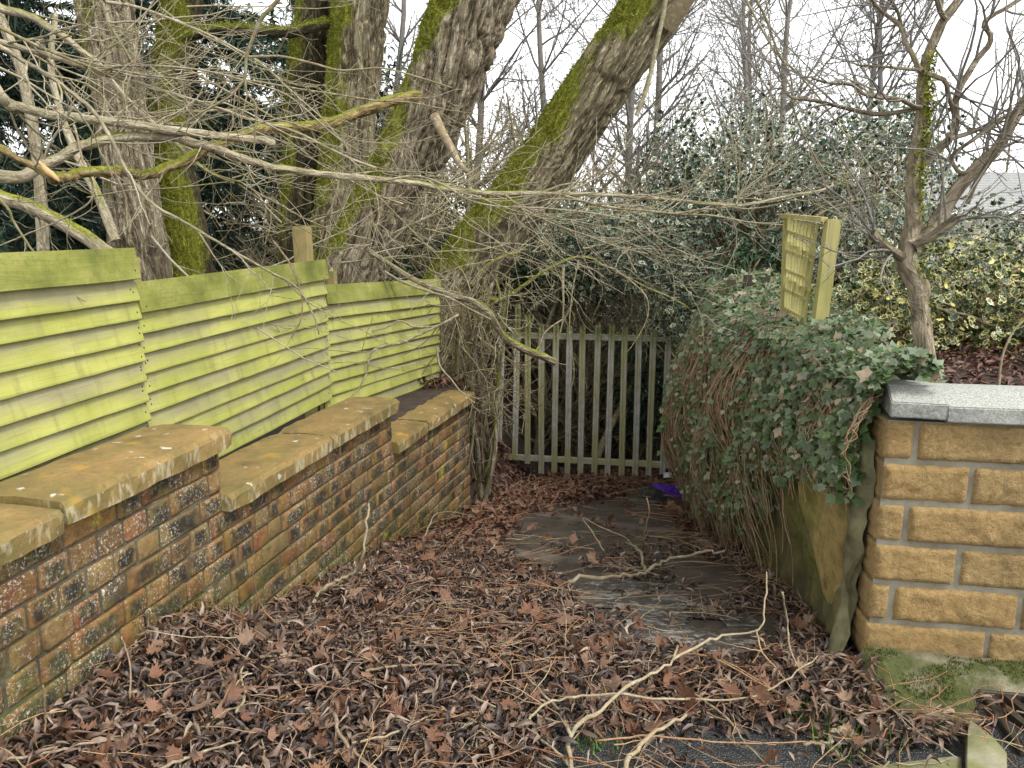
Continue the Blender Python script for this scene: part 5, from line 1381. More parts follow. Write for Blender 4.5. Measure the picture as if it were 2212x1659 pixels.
btl = ['slim bare tree against the sky, right of the leaning mossy tree', 'bare tree against the sky just right of the mossy trunk top', 'bare tree against the sky between the two leaning trees', 'bare tree high above the white-edged holly', 'bare tree against the bright sky left of the young tree', 'bare tree against the sky behind the young tree', 'bare tree against the sky right of the thick leaning tree', 'bare tree against the sky at the right edge', 'bare tree showing between the dark trunk and ridged tree', 'faint bare tree far behind the young tree']
for k, (x, y, h, r0, ln) in enumerate(bt):
    bare_tree('bare_tree', btl[k], x, y, h, r0, 200 + k, ln, 36, 2, 3.6, (1.2, 3.0), TW_GREY, 'bare trees against the sky', .0055, .12)
ft = [(8.5, 27), (11.5, 29), (14.5, 28), (17.5, 31), (6, 31), (3, 30), (0, 31), (-3, 30), (20, 33), (13, 34)]
DTL = ['distant bare brown tree on the skyline ' + s for s in ('above the grey roof', 'behind the right edge of the roof', 'at the far right edge', 'farthest right, half out of frame', 'behind the trunk of the young tree', 'behind the white-edged holly', 'behind the leaning mossy tree', 'between the two leaning trees', 'beyond the right frame edge', 'farthest away behind the young tree')]
for k, (x, y) in enumerate(ft):
    bare_tree('distant_tree', DTL[k], x, y, rnd.uniform(3.4, 4.8) + 1.0, .10, 260 + k, (0, 0), 34, 2, 2.6, (.9, 1.9), TW_BROWN, 'distant bare trees on the skyline', .009, .05, sp=(.3, .8))

# ------------------------------------------------------------------ wooden screen, pickets, roof beyond the garden
SCRW = mat_postwood('algae_wood', (.40, .36, .14), (.30, .285, .09))
scr = thing('wooden_screen', 'leaning wooden screen of narrow woven slats with a square post, above the ivy', 'screen')
a0, a1 = at(1690, 466, 4.15), at(1745, 470, 4.0)
def beam(name, p, q, w, d, mat, parent, seg=1, ux=None, wave=None):
    p, q = Vector(p), Vector(q); z = (q - p).normalized(); x = (Vector(ux) if ux else Vector((1, 0, 0))); x = (x - z * x.dot(z)).normalized(); y = z.cross(x)
    g = Geo(); ax = []
    for i in range(seg + 1):
        f = i / seg; o = p.lerp(q, f) + (y * wave(f) if wave else Vector((0, 0, 0))); ax.append((o, x, y))
    g.prism([(-w / 2, -d / 2), (w / 2, -d / 2), (w / 2, d / 2), (-w / 2, d / 2)], ax)
    return link(name, g.mesh(name), mat, parent)
ptop, pbot = at(1799, 474, 3.9), at(1762, 735, 3.9)
beam('post', pbot + Vector((0, 0, -.12)), ptop, .062, .07, SCRW, scr, ux=(1, -.1, 0))
ltop, lbot = at(1700, 468, 4.3), at(1692, 720, 4.3)
beam('stile', lbot + Vector((0, 0, -.1)), ltop, .03, .03, SCRW, scr)
ns = 9; rt_ = ptop + Vector((-.055, .03, -.005)); rb_ = pbot + Vector((-.055, .03, 0))
for k in range(ns):
    f = (k + .7) / ns; t = ltop.lerp(rt_, f); b = lbot.lerp(rb_, f)
    beam('slat', b + Vector((0, 0, -.06)), t + Vector((0, 0, -.012)), .015, .006, SCRW, scr, 40, None, lambda u, k=k: .024 * (abs(math.sin(u * 11.5 + .1 * k)) ** .6 - .6) * (1 if k % 2 else .55))
for q in range(6):
    f = .06 + q * .165; p_ = lbot.lerp(ltop, f) + Vector((0, .012, 0)); q_ = rb_.lerp(rt_, f - .05) + Vector((0, .012, 0))
    beam('lath', p_, q_, .016, .006, SCRW, scr, ux=(0, 0, 1))
beam('top_rail', ltop + Vector((-.02, 0, .005)), ptop + Vector((-.04, 0, .0)), .022, .035, SCRW, scr, ux=(0, 0, 1))
DARKW = mat_postwood('black_picket', (.025, .02, .013), (.05, .05, .02))
pk = thing('picket_fence', 'row of dark rotting pickets left of the wooden screen', 'fence')
for k, (xx, yy) in enumerate(((1580, 604), (1616, 594), (1654, 598), (1560, 622), (1688, 610))):
    p = at(xx, yy, 5.6); beam('picket', p + Vector((0, 0, -.5)), p, .058, .02, DARKW, pk)
p = at(1560, 690, 5.63); q = at(1690, 690, 5.63); beam('rail', p, q, .05, .03, DARKW, pk, ux=(0, 0, 1))
ROOF = mat_flat('grey_roof', (.40, .40, .39), .7); WALLH = mat_flat('pale_render', (.55, .53, .48), .9)
hs_ = thing('house', 'house with a pale grey ribbed roof beyond the garden hollies', 'house')
rl, rr_ = at(1890, 372, 15.0), at(2290, 372, 15.0); el, er = at(1870, 455, 13.4), at(2300, 455, 13.4)
nr_ = 15
for k in range(nr_):
    f0, f1 = k / nr_, (k + 1) / nr_; a, b = el.lerp(rl, f0), er.lerp(rr_, f0); c, d = el.lerp(rl, f1), er.lerp(rr_, f1)
    g = Geo(); up = Vector((0, 0, .035)); i = 0
    g.v += [tuple(v) for v in (a + up, b + up, d, c, a - up * .3, b - up * .3, d - up, c - up)]
    g.f += [(0, 1, 2, 3), (4, 5, 1, 0), (7, 6, 5, 4), (3, 2, 6, 7), (0, 3, 7, 4), (1, 5, 6, 2)]
    link('roof_course', g.mesh('roof_course'), ROOF, hs_)
g = Geo(); g.box(min(el.x, rl.x) + .2, er.x - .2, el.y + .3, el.y + 5, -.5, el.z - .05); link('wall', g.mesh('wall'), WALLH, hs_)
g = Geo(); g.v += [tuple(v) for v in (rl + Vector((0, .02, -.05)), rr_ + Vector((0, .02, -.05)), er + Vector((0, 3.6, 0)), el + Vector((0, 3.6, 0)))]; g.f.append((0, 1, 2, 3)); link('roof_slope', g.mesh('roof_slope'), ROOF, hs_)

# old timbers closing the lane behind the gate
tb = thing('timber_barrier', 'dark stacked timbers across the lane behind the gate', 'barrier')
for k in range(5):
    p = Vector((-1.2, 11.2, -1.45 + k * .22)); q = Vector((1.9, 10.9, -1.42 + k * .22))
    beam('timber', p, q, .205, .12, DARKW if k != 2 else RUB, tb, ux=(0, 0, 1))
lg = at(1270, 1000, 9.3); 
ll = smooth_line([at(1285, 1010, 9.4), at(1300, 960, 9.5), at(1340, 880, 9.7), at(1380, 800, 9.9), at(1400, 700, 10.0)], 14)
o = link('fallen_limb', tubes('fallen_limb', [(ll, np.linspace(.05, .03, 14), .4)], 9, True), TW_BROWN); tag(o, 'mossy brown limb leaning behind the gate pales', 'branch')

# ------------------------------------------------------------------ wet trickle on the lane
wp = [(1255, 1262), (1330, 1250), (1420, 1262), (1500, 1290), (1575, 1300), (1640, 1345), (1660, 1375), (1600, 1415), (1500, 1425), (1400, 1415), (1310, 1395), (1270, 1340), (1235, 1290)]
WP = np.array([[PG(x, y).x, PG(x, y).y] for x, y in wp])
bp = [(1130, 1118), (1210, 1085), (1400, 1070), (1450, 1120), (1500, 1180), (1575, 1240), (1650, 1330), (1700, 1385), (1650, 1420), (1540, 1432), (1420, 1425), (1310, 1400), (1255, 1330), (1215, 1262), (1140, 1235), (1080, 1190)]
BP = np.array([[PG(x, y).x, PG(x, y).y] for x, y in bp])
def inside(poly, x, y):
    c = np.zeros(len(x), bool); n = len(poly)
    for i in range(n):
        x0, y0 = poly[i]; x1, y1 = poly[(i + 1) % n]
        k = ((y0 > y) != (y1 > y)) & (x < (x1 - x0) * (y - y0) / (y1 - y0 + 1e-12) + x0); c ^= k
    return c
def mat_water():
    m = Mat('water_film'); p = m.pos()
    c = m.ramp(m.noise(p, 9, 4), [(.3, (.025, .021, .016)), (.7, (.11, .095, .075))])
    c = m.mix(m.math('MULTIPLY', m.rng(m.noise(m.map(p, (1.0, 1.5, 1)), 11, 6, .72, 1.0), .50, .64), .75), c, (.46, .45, .42))  # whitish streaks painted into the colour as sky reflections on the wet film
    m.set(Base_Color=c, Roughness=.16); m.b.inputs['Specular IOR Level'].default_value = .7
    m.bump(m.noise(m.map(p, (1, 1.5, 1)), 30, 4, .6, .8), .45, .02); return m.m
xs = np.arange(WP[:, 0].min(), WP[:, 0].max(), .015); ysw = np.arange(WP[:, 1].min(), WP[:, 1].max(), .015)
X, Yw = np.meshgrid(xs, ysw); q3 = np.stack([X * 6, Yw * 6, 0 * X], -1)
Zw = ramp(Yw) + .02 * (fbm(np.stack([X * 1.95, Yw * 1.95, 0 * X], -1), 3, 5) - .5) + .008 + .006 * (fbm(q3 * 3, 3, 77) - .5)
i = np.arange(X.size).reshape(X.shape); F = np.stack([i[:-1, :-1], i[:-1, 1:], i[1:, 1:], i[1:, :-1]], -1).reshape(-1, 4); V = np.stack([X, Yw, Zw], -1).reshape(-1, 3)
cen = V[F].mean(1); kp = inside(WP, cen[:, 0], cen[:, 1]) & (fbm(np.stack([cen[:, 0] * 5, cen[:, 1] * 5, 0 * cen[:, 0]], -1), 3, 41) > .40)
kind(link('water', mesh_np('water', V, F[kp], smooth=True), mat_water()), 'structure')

# ------------------------------------------------------------------ leaf litter
def floor_z(x, y): return ramp(y) + mound(x, y) + .02 * (fbm(np.stack([np.asarray(x) * 1.95, np.asarray(y) * 1.95, 0 * np.asarray(x)], -1), 3, 5) - .5)
FRONT = np.array([[PG(x, y).x, PG(x, y).y] for x, y in [(1170, 1662), (1240, 1605), (1420, 1578), (1600, 1588), (1790, 1612), (1850, 1670), (1850, 1900), (1100, 1900)]])
def lane_points(n, y0, y1, pw=1.0):
    y = y0 + (y1 - y0) * rng.random(n) ** pw; x0 = xL(y) + .01; x1 = np.where(y > 2.4, xR(y) - .02, 1.75)
    x = x0 + (x1 - x0) * rng.random(n); return x, y
def litter(name, label, n, y0, y1, pw, tpl, mat, ln, wd, tilt, keep, lift=.0, zs=1.0, pile=.035, rpow=1.0):
    x, y = lane_points(n, y0, y1, pw); k = keep(x, y); x, y = x[k], y[k]; n = len(x)
    cl = fbm(np.stack([x * 4, y * 4, 0 * x], -1), 3, 51)
    z = floor_z(x, y) + lift + rng.random(n) * pile * (.3 + 1.4 * cl)
    Rm = rotmats(rng.random(n) * 6.28, rng.normal(0, tilt, n), rng.normal(0, tilt * 1.3, n))
    L = rng.uniform(ln[0], ln[1], n); S = np.stack([L * rng.uniform(wd[0], wd[1], n), L, L * zs * rng.uniform(.2, 1.6, n)], -1)
    o = link(name, scatter(name, tpl, np.stack([x, y, z], -1), Rm, S, rng.random(n) ** rpow), mat); tag(o, label, 'leaf litter'); kind(o, 'stuff'); return o
KP = np.array([flat(1860, 1640, .03), flat(2185, 1560, .03), flat(2185, 1760, .03), flat(1800, 1760, .03)])
def dens(x, y, bare=.10, front=.07):
    b = inside(BP, x, y) | ((x > .75) & (x < 1.35) & (y > 2.95) & (y < 5.2)); f = inside(FRONT, x, y); edge = fbm(np.stack([x * 3, y * 3, 0 * x], -1), 3, 61)
    p = np.where(b, bare * (edge > .55) * 3, 1.0); p = np.where(f, front, p)
    lx = (x - TW.x) * RD.x + (y - TW.y) * RD.y; ly = (x - TW.x) * PD.x + (y - TW.y) * PD.y
    p = p * np.where((lx > .02) & (ly > -.34), .04, np.where((lx > .24), .02, 1.0)) * np.where((x > 1.05) & (y > 6.5) & (y < 7.8), .1, 1)
    p = np.where(inside(KP, x, y), .02, p)
    return rng.random(len(x)) < p
litter('leaf_litter', 'thick litter of dark curled willow leaves covering the lane', 42000, 1.35, 4.6, 1.0, WILLOW, LITT, (.024, .060), (.8, 1.5), .45, lambda x, y: dens(x, y), 0, 1.0, .04, 1.6)
WIL2 = leaf_tpl([(0, .01), (.25, .07), (.5, .10), (.75, .07), (1, .005)], 1.0, 1.6); WIL2[0][:, 0] += .22 * np.sin(WIL2[0][:, 1] * 3.0); WIL2[0][:, 2] += .5 * WIL2[0][:, 0] * (WIL2[0][:, 1] - .5) * 2
litter('leaf_litter', 'twisted narrow dead leaves on top of the willow litter', 13000, 1.35, 4.6, 1.0, WIL2, LITT, (.03, .075), (.7, 1.3), .6, lambda x, y: dens(x, y, .05), .012, 1.0, .045, .8)
litter('leaf_litter', 'sparse litter of brown leaves lower down the lane', 9000, 4.2, 9.4, 1.0, WILLOW, LITR, (.05, .10), (.9, 1.6), .5, lambda x, y: dens(x, y, .05) & (rng.random(len(x)) < np.where(y < 6.5, np.clip(1.1 - (x - xL(y)) * .75, .05, 1), 1)), 0, 1.0, .05)
MAPF = fan_tpl(MAPLE, .22, (0, .32))
litter('leaf_litter', 'broken brown broad-leaf fragments among the willow leaves', 2600, 1.4, 8.9, 1.3, MAPF, LITB, (.028, .062), (.7, 1.3), .55, lambda x, y: dens(x, y, .05), .012, 1.6, .05)
litter('leaf_litter', 'dark leaf crumbs covering the soil of the lane', 16000, 1.35, 9.2, 1.1, WILLOW, LITR, (.012, .032), (1.2, 2.6), .5, lambda x, y: dens(x, y, .14, .15), 0, 1.0, .02)
# litter on the soil behind the block wall
n = 2600; x = 1.5 + 2.4 * rng.random(n); y = 3.3 + 1.6 * rng.random(n); z = G(x, y) + .0 + .02 * rng.random(n)
L = rng.uniform(.03, .08, n)
o = link('leaf_litter', scatter('leaf_litter', WILLOW, np.stack([x, y, z], -1), rotmats(rng.random(n) * 6.28, rng.normal(0, .4, n), rng.normal(0, .5, n)), np.stack([L * 1.2, L, L], -1)), LITR); tag(o, 'reddish dead leaves on the garden soil behind the block wall', 'leaf litter'); kind(o, 'stuff')
n = 900; x = -.2 + 2.0 * rng.random(n); y = 8.9 + 2.2 * rng.random(n); L = rng.uniform(.05, .11, n)
o = link('leaf_litter', scatter('leaf_litter', WILLOW, np.stack([x, y, ramp(y) + .03 * rng.random(n)], -1), rotmats(rng.random(n) * 6.28, rng.normal(0, .4, n), rng.normal(0, .5, n)), np.stack([L * 1.2, L, L], -1)), LITR); tag(o, 'dead leaves on the dark ground behind the gate', 'leaf litter'); kind(o, 'stuff')

n = 3000; y = 6.15 + 2.9 * rng.random(n); x = xL(y) - 1.0 + 1.3 * rng.random(n); L = rng.uniform(.04, .10, n)
o = link('leaf_litter', scatter('leaf_litter', WILLOW, np.stack([x, y, G(x, y) - .02 + .05 * rng.random(n)], -1), rotmats(rng.random(n) * 6.28, rng.normal(0, .5, n), rng.normal(0, .6, n)), np.stack([L * 1.3, L, L], -1)), LITR); tag(o, 'reddish dead leaves heaped round the bare bush left of the gate', 'leaf litter'); kind(o, 'stuff')
# fine loose twigs lying in the litter
def ground_twigs(name, label, n, y0, y1, mat, Lr, rr, lift=.03, keep=None):
    x, y = lane_points(n, y0, y1, 1.1); out = []; r = random.Random(len(label))
    for k in range(n):
        if keep is not None and not keep(x[k], y[k]): continue
        L = r.uniform(*Lr); a = r.uniform(0, 6.28); pts = []; xx, yy = x[k], y[k]; hz = r.uniform(.3, 1) * lift; sl = r.uniform(-.25, .25) * (r.random() < .4)
        m = 6
        for i in range(m):
            a += r.uniform(-.5, .5); xx += math.cos(a) * L / m; yy += math.sin(a) * L / m
            xx = max(float(xL(yy)) + .015, min(float(xR(yy)) - .03 if yy > 2.4 else 9, xx)); pts.append((xx, yy, float(floor_z(xx, yy)) + .018 + hz + abs(sl) * L * i / m))
        r0 = r.uniform(*rr); out.append((pts, np.linspace(r0, r0 * .5, m), r.random()))
        if r.random() < .45:
            q = Vector(pts[2]); d = Vector(pts[3]) - q; d = (d.normalized() + perp(d.normalized(), r) * .7); d.z = abs(d.z) * .4; e = q + d.normalized() * L * r.uniform(.2, .5)
            out.append(([tuple(q), tuple(q.lerp(e, .5) + Vector((0, 0, .006))), tuple(e)], [r0 * .6, r0 * .5, r0 * .3], r.random()))
    o = link(name, tubes(name, out, 4), mat); tag(o, label, 'twigs'); kind(o, 'stuff'); return o
def NB(x, y): return not inside(BP, np.array([x]), np.array([y]))[0] or rnd.random() < .12
ground_twigs('fallen_twigs', 'fine orange and pale twigs strewn over the leaf litter', 1000, 1.5, 4.8, TW_RED, (.08, .42), (.0009, .0026), .045, NB)
ground_twigs('fallen_twigs', 'reddish twigs strewn over the lower lane before the gate', 460, 4.0, 8.7, TW_RED, (.15, .6), (.0015, .0035), .06, NB)
ground_twigs('fallen_twigs', 'pale dead twigs scattered over the leaf litter', 170, 1.5, 5.0, TW_STICK, (.1, .4), (.0012, .003), .04)

# larger fallen sticks, one by one
def stick(label, lines, r0, r1, mat, group='fallen sticks on the lane', lifts=None, name='fallen_stick'):
    polys = []
    for k, ln in enumerate(lines):
        P = [PG(p[0], p[1], (p[2] if len(p) > 2 else .035)) if len(p) < 4 else at(p[0], p[1], p[3]) for p in ln]
        n = max(10, len(ln) * 4); q = smooth_line(P, n); q[1:-1] += (rng.random((n - 2, 3)) - .5) * r0 * 1.1
        s = 1.0 if k == 0 else .72; polys.append((q, np.linspace(r0 * s, r1 * s, n) * .85 * (1 + .3 * (rng.random(n) - .5)), rnd.random()))
    me = tubes(name, [polys[0]], 8, True); o = link(name, me, mat); tag(o, label, 'stick', group)
    for p in polys[1:]: link('side_twig', tubes('side_twig', [p], 7, True), mat, o)
    return o
stick('large forked pale stick at the bottom edge, its prongs fanning right', [[(1233, 1662, .02), (1233, 1588, .05), (1286, 1542, .10), (1343, 1493, .13), (1419, 1451, .14), (1453, 1425, .14), (1464, 1395, .13)], [(1233, 1655, .03), (1191, 1614, .04), (1142, 1576, .05), (1146, 1550, .06), (1184, 1520, .08), (1248, 1504, .10), (1343, 1500, .10), (1474, 1510, .08), (1618, 1504, .07), (1701, 1466, .09), (1766, 1417, .10)], [(1233, 1588, .05), (1203, 1531, .05), (1157, 1482, .05), (1116, 1444, .04), (1074, 1406, .03)], [(1453, 1425, .14), (1530, 1385, .13), (1569, 1372, .12), (1637, 1361, .14), (1652, 1304, .22), (1656, 1235, .32)]], .0085, .004, TW_STICK)
stick('bowed pale stick at the bottom edge right of the large fork', [[(1345, 1665, .02), (1373, 1622, .05), (1411, 1584, .06), (1474, 1550, .05), (1512, 1537, .03)]], .009, .005, TW_STICK)
stick('pale stick propped against the brick wall with a bent tip', [[(640, 1345, .02), (667, 1319, .03), (682, 1292, .05), (708, 1266, .10), (737, 1250, .13), (767, 1232, .17), (786, 1186, .28), (792, 1118, .42), (797, 1088, .48)]], .012, .005, TW_STICK)
stick('bent thin pale stick at the far end of the brick wall', [[(915, 1171, .03), (926, 1137, .12), (945, 1109, .18), (985, 1107, .12), (1030, 1112, .05), (1045, 1080, .1)]], .006, .003, TW_STICK)
stick('mossy crooked stick lying beside the wet patch', [[(1225, 1264, .03), (1248, 1248, .05), (1305, 1247, .05), (1362, 1241, .05), (1398, 1237, .05)], [(1396, 1237, .05), (1430, 1215, .10), (1474, 1201, .14), (1530, 1194, .18), (1565, 1190, .2)], [(1394, 1232, .05), (1384, 1195, .1), (1366, 1178, .1), (1350, 1172, .08)]], .016, .008, BARKS if False else TW_STICK)
stick('upright thin white twig in the middle of the litter', [[(1212, 1290, .18), (1222, 1334, .14), (1221, 1400, .08), (1218, 1470, .03)]], .003, .002, TW_STICK)
stick('thick curved peeled stick at lower right on the tarmac', [[(1832, 1571, .05), (1812, 1577, .045), (1796, 1590, .03), (1794, 1610, .02), (1805, 1628, .015), (1821, 1643, .012)]], .010, .009, TW_STICK)
stick('long orange stick running down right towards the drain', [[(1474, 1410, .06), (1538, 1421, .07), (1606, 1455, .07), (1686, 1500, .05), (1762, 1527, .04), (1845, 1542, .03)], [(1560, 1425, .07), (1640, 1470, .06), (1720, 1520, .05)]], .004, .0025, TW_RED)
stick('long pale stick bending down to the bottom edge', [[(1500, 1500, .06), (1545, 1530, .05), (1580, 1561, .05), (1605, 1600, .04), (1640, 1635, .03), (1680, 1668, .02)]], .0045, .003, TW_STICK)
stick('yellow twig slanting through the crossed sticks at right', [[(1633, 1360, .14), (1648, 1410, .10), (1686, 1455, .06), (1728, 1516, .03)], [(1648, 1408, .1), (1600, 1398, .1), (1540, 1382, .09)]], .0035, .002, TW_RED)
stick('thin hanging stick leaning on the retaining wall', [[(1690, 1280, .35), (1700, 1340, .2), (1710, 1410, .12), (1758, 1486, .05), (1800, 1530, .03)]], .004, .003, TW_STICK)
stick('pale arched stick curving over the wet patch', [[(1305, 1190, .02), (1280, 1150, .10), (1260, 1120, .14), (1300, 1140, .12), (1350, 1160, .08), (1375, 1190, .05)]], .005, .003, TW_STICK)
stick('upright orange twig standing in the lane near the purple cloth', [[(1385, 1190, .02), (1393, 1150, .16), (1402, 1105, .3), (1397, 1075, .38)]], .006, .004, TW_RED)
sl_ = [('long pale twig at the bottom left corner', [(0, 1640), (60, 1635), (130, 1620), (190, 1605), (260, 1590)], .005), ('thick twig at the bottom left of the lane', [(720, 1540), (735, 1590), (770, 1630), (815, 1662)], .008), ('pale twig lying across the lower left litter', [(330, 1665), (400, 1640), (450, 1620), (520, 1600)], .006), ('straight pale twig left of the large maple leaf', [(430, 1600), (470, 1530), (520, 1465), (545, 1455)], .005), ('jointed pale twig above the litter at centre left', [(510, 1540), (530, 1500), (520, 1450), (550, 1390)], .006),
       ('long horizontal pale twig in the left litter', [(560, 1420), (640, 1410), (720, 1400), (800, 1425)], .005), ('pale twig in the middle litter pointing right', [(790, 1450), (850, 1440), (920, 1435), (990, 1437)], .006), ('kinked brown twig in the middle of the litter', [(775, 1340), (785, 1390), (820, 1430), (840, 1440)], .006), ('curving pale twig on the left of the lane', [(890, 1240), (950, 1250), (1010, 1275), (1040, 1290), (1045, 1235)], .005), ('long brown twig across the middle lane', [(940, 1340), (1000, 1345), (1080, 1345), (1150, 1345)], .004),
       ('orange twig crossing the mid litter', [(1080, 1400), (1120, 1370), (1155, 1345), (1190, 1360), (1230, 1390)], .005), ('pale twig in the centre foreground litter', [(1010, 1500), (1080, 1530), (1150, 1545), (1210, 1560)], .005), ('brown twig at the bottom centre', [(760, 1605), (830, 1590), (900, 1560), (960, 1530)], .005), ('pale slanting twig at the bottom centre', [(1000, 1545), (1060, 1580), (1120, 1620), (1190, 1660)], .005), ('arched brown twig at the upper left of the lane', [(960, 1160), (1000, 1140), (1060, 1160), (1120, 1165), (1155, 1155)], .006),
       ('orange twig lying across the lower right litter', [(1290, 1600), (1400, 1590), (1520, 1600), (1650, 1605), (1750, 1603)], .004), ('pale stub of stick at lower right', [(1735, 1607), (1765, 1605), (1790, 1605)], .006), ('brown twig between the litter and the block wall', [(1780, 1520), (1850, 1545), (1920, 1570), (1960, 1590)], .004), ('orange twig beside the kerb at lower right', [(1900, 1600), (1920, 1570), (1945, 1550)], .004)]
for lab, ln, r0 in sl_:
    stick(lab, [[(x, y, .045) for x, y in ln]], r0, r0 * .55, TW_RED if 'orange' in lab else TW_STICK)
st_ = thing('garden_stem', 'single pale curved stem rising behind the grey coping at right', 'plant')
link('stem', tubes('stem', [(smooth_line([at(2156, 875, 3.1), at(2160, 800, 3.1), at(2170, 755, 3.1), at(2190, 715, 3.1), at(2215, 690, 3.1)], 14), np.linspace(.006, .003, 14), .5)], 6), TW_STICK, st_)
# vertical stems poking out of the litter
for lab, ln in (('thin orange stem poking up before the brick wall, near left', [(280, 1530, .0), (283, 1450, .12), (270, 1400, .2), (262, 1375, .25)]), ('thin pale stem poking up beside the brick wall base', [(445, 1355, .0), (443, 1310, .12), (445, 1280, .2)]), ('forked orange stem against the brick wall', [(740, 1390, .0), (650, 1375, .03), (590, 1340, .1), (560, 1300, .18), (548, 1250, .32), (547, 1225, .38)]), ('crossed orange stems against the brick wall', [(505, 1370, .0), (475, 1330, .1), (450, 1285, .2)]), ('orange stem at the left, bending over the litter', [(95, 1610, .0), (97, 1560, .06), (95, 1510, .16), (93, 1480, .22)])):
    stick(lab, [ln], .0035, .002, TW_RED, 'thin stems standing in the litter')

# ------------------------------------------------------------------ big single fallen leaves
def crumpled_maple(seed):
    r = np.random.default_rng(seed); V = np.array([(0, .3, 0)] + [(.55 * x, .3 + .55 * (y - .3), 0) for x, y in MAPLE] + [(x, y, 0) for x, y in MAPLE], float)
    n = len(MAPLE); V[:, 1] -= .35
    a1, a2 = r.uniform(.6, 2.6, 2); V[:, :2] *= r.uniform(.75, 1.15, (len(V), 1)) * np.array([r.uniform(.7, 1), 1]); th = r.uniform(0, 6.28)
    u = V[:, 0] * math.cos(th) + V[:, 1] * math.sin(th); w = -V[:, 0] * math.sin(th) + V[:, 1] * math.cos(th)
    V[:, 2] = a1 * .5 * u * u + .16 * np.sin(w * 7 + r.uniform(0, 6)) + .12 * np.sin(u * 9 + r.uniform(0, 6)) + r.uniform(-.05, .05, len(V))
    V[:, 0] *= 1 - .25 * np.clip(a1 - .5, 0, 1) * abs(math.cos(th)); V[:, 1] *= 1 - .25 * np.clip(a1 - .5, 0, 1) * abs(math.sin(th))
    F = [(0, 1 + i, 1 + (i + 1) % n) for i in range(n)]
    for i in range(n): j = (i + 1) % n; F += [(1 + i, 1 + n + i, 1 + n + j), (1 + i, 1 + n + j, 1 + j)]
    me = mesh_np('maple_leaf', V, np.array(F), {'rnd': np.full(len(V), r.random()), 'edge': np.array([0] + [.5] * n + [1] * n)}); me.materials.append(LITB); return me
ML = [crumpled_maple(k) for k in range(14)]
spots = [(330, 1545, .17, 'large crumpled russet maple leaf in the left foreground'), (575, 1405, .10, 'pale curled maple leaf beside the straight pale twig'), (700, 1395, .13, 'brown maple leaf right of the jointed twig'), (860, 1470, .12, 'maple leaf in the middle foreground'), (1090, 1395, .15, 'broad crumpled maple leaf in the centre of the litter'), (1100, 1450, .09, 'orange leaf below the broad crumpled leaf'), (1440, 1470, .14, 'brown maple leaf behind the large forked stick'), (1560, 1480, .14, 'dark maple leaf among the crossed sticks at right'), (1860, 1560, .15, 'ribbed brown leaf against the foot of the retaining wall'), (860, 1545, .11, 'maple leaf left of the large forked stick'),
         (210, 1640, .15, 'brown maple leaf at the bottom left edge'), (270, 1600, .11, 'round brown leaf at the bottom left'), (120, 1580, .13, 'curled leaf beside the left end of the brick wall'), (750, 1640, .13, 'brown leaf at the bottom edge left of centre'), (1640, 1455, .12, 'brown leaf by the yellow slanting twig'), (1720, 1440, .12, 'curled leaf near the foot of the mossy wall'), (470, 1360, .11, 'russet leaf against the brick wall base'), (640, 1510, .10, 'tan leaf in the left litter'), (980, 1560, .10, 'tan leaf at the bottom centre'), (1240, 1445, .09, 'small tan leaf in the centre right litter')]
for k, (x, y, s, lab) in enumerate(spots):
    p = PG(x, y, .03); o = link('maple_leaf', ML[k % 14], None, None, p, (rnd.uniform(-.3, .3), rnd.uniform(-.3, .3), rnd.uniform(0, 6.28))); o.scale = (s * .62,) * 3
    tag(o, lab, 'leaf', 'large fallen maple leaves')
k = 0
while k < 34:
    x, y = lane_points(1, 1.5, 4.4, 1.15); 
    if inside(BP, x, y)[0] or (inside(FRONT, x, y)[0] and rnd.random() < .8): continue
    o = link('maple_leaf', ML[k % 14], None, None, (x[0], y[0], float(floor_z(x[0], y[0])) + .03), (rnd.gauss(0, .35), rnd.gauss(0, .35), rnd.uniform(0, 6.28))); s = rnd.uniform(.03, .085); o.scale = (s, s * rnd.uniform(.7, 1), s)
    tag(o, 'small brown maple leaf lying among the dark willow leaves', 'leaf', 'small fallen maple leaves'); k += 1

# ------------------------------------------------------------------ grass, cloth, litter, small stones
def tuft(px_, py_, n, h, label, spread=.05, mat=GRASS):
    c = PG(px_, py_, .0); pos = np.array([[c.x, c.y, c.z]]) + rng.normal(0, spread, (n, 3)) * np.array([1, .6, 0]); pos[:, 2] += .005
    Rm = rotmats(rng.random(n) * 6.28, np.full(n, math.pi / 2) - np.abs(rng.normal(0, .55, n)), np.zeros(n))
    S = np.stack([rng.uniform(.003, .006, n), rng.uniform(h * .5, h, n), np.ones(n)], -1)
    o = link('grass_tuft', scatter('grass_tuft', BLADE, pos, Rm, S), mat); tag(o, label, 'grass', 'grass tufts in the litter'); kind(o, 'stuff')
for a in ((1012, 1475, 40, .06, 'small green tuft in the middle of the litter', .025), (1725, 1545, 60, .06, 'green feathery tuft below the crossed sticks', .05), (1850, 1612, 160, .08, 'grass tuft growing along the kerb at lower right', .07), (1275, 1615, 60, .06, 'grass tuft at the bottom beside the large fork', .05), (1520, 1500, 30, .03, 'pale green sprig among the sticks at right', .02), (1990, 1575, 60, .05, 'grassy tuft at the corner of the rounded kerb', .04), (1740, 1560, 50, .05, 'grass growing at the edge of the tarmac', .06)):
    tuft(*a[:4], a[4], a[5])
PURP = mat_flat('purple_cloth', (.085, .02, .36), .6); BLK = mat_flat('black_cloth', (.008, .008, .009), .6)
A = [at(1404, 1044, 7.1), at(1440, 1046, 7.3), at(1487, 1050, 7.3), at(1492, 1062, 7.2), at(1466, 1080, 6.85), at(1440, 1066, 6.9)]
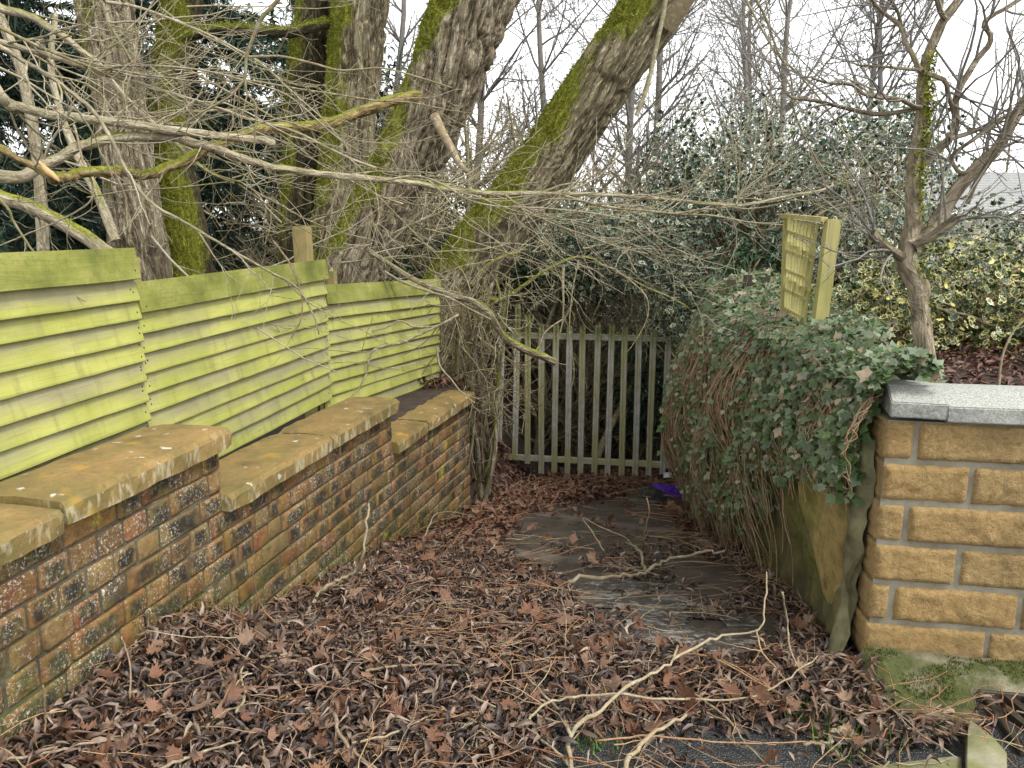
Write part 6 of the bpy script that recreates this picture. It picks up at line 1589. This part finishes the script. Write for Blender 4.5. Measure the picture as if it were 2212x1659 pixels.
def cloth(pts, mat, seed, nu=12, dz=.0):
    c = sum(pts, Vector((0, 0, 0))) / len(pts); V = [tuple(c + Vector((0, 0, .03)))]; F = []; n = len(pts); r = random.Random(seed); m = 4
    dens_ = []
    for i in range(n):
        for f in (0, .33, .66): dens_.append(pts[i].lerp(pts[(i + 1) % n], f))
    k = len(dens_)
    for j in range(1, m + 1):
        for p in dens_: V.append(tuple(c.lerp(p, j / m) + Vector((0, 0, .03 * (1 - j / m) + r.uniform(-.010, .010) + dz))))
    for i in range(k): F.append((0, 1 + i, 1 + (i + 1) % k))
    for j in range(m - 1):
        for i in range(k): a = 1 + j * k + i; b = 1 + j * k + (i + 1) % k; F.append((a, a + k, b + k, b))
    me = bpy.data.meshes.new('cloth'); me.from_pydata(V, [], F); me.update(); me.polygons.foreach_set('use_smooth', [True] * len(me.polygons))
    return me
um = thing('cloth_scrap', 'crumpled purple and black cloth at the foot of the ivy before the gate', 'cloth')
link('purple_panel', cloth(A, PURP, 1), PURP, um)
Bp = [at(1372, 1052, 7.1), at(1404, 1047, 7.08), at(1440, 1068, 6.88), at(1466, 1083, 6.83), at(1440, 1092, 6.75), at(1405, 1085, 6.78), at(1385, 1070, 6.9)]
link('black_panel', cloth(Bp, BLK, 2), BLK, um)
WH = mat_flat('white_plastic', (.75, .76, .78), .4)
for lab, pp in (('white plastic scrap behind the right end of the gate rail', [at(1428, 990, 8.75), at(1450, 1000, 8.75), at(1446, 1010, 8.7), at(1424, 997, 8.7)]), ('small white scrap lying under the gate at right', [at(1432, 1022, 8.3), at(1450, 1020, 8.3), at(1452, 1030, 8.2), at(1434, 1032, 8.2)])):
    o = link('plastic_scrap', cloth(pp, WH, 3), WH); tag(o, lab, 'litter')
# moss cushions along the foot of the brick wall and on the ledge
n = 5200; s = rng.uniform(S0 + .4, S1W, n); wx, wy = np.interp(s, _ss, _x), np.interp(s, _ss, _y); z = ramp(wy) + mound(wx, wy) + np.abs(rng.normal(0, .07, n))
k = fbm(np.stack([s * 4, z * 4, 0 * s], -1), 3, 71) > .5; s, wx, wy, z = s[k], wx[k], wy[k], z[k]; n = len(s)
V = np.stack([np.full(n, 1.0), np.full(n, -.2), np.full(n, .3)], -1) + rng.normal(0, .6, (n, 3)); Rm = frame_to(np.cross(V, rng.normal(0, 1, (n, 3))), rng.random(n) * 6.28)
o = link('moss', scatter('moss', BLADE, np.stack([wx + .003, wy, z], -1), Rm, np.stack([rng.uniform(.003, .006, n), rng.uniform(.006, .018, n), np.ones(n)], -1)), MOSSD); tag(o, 'green moss growing along the foot of the brick wall', 'moss'); kind(o, 'stuff')
n = 5200; lx = rng.uniform(-.02, .95, n); ly = rng.uniform(-.20, -.02, n); k = (fbm(np.stack([lx * 6, ly * 6, 0 * lx], -1), 3, 81) > .47) & ~((lx > .27) & (ly < -.11)); lx, ly = lx[k], ly[k]; n = len(lx)
wpos = np.array([[TW.x, TW.y, 0]]) + lx[:, None] * np.array(RD) + ly[:, None] * np.array(PD); wpos[:, 2] = .075 * sstep(-.26, -.03, ly) + .03 * (fbm(np.stack([lx * 7, ly * 7, 0 * lx], -1), 4, 3) - .45) + .006
Rm = rotmats(rng.random(n) * 6.28, np.full(n, math.pi / 2) - np.abs(rng.normal(0, .6, n)), np.zeros(n))
o = link('moss', scatter('moss', BLADE, wpos, Rm, np.stack([rng.uniform(.003, .006, n), rng.uniform(.006, .014, n), np.ones(n)], -1)), MOSSD); tag(o, 'cushion of green moss on the ledge below the block wall', 'moss'); kind(o, 'stuff')
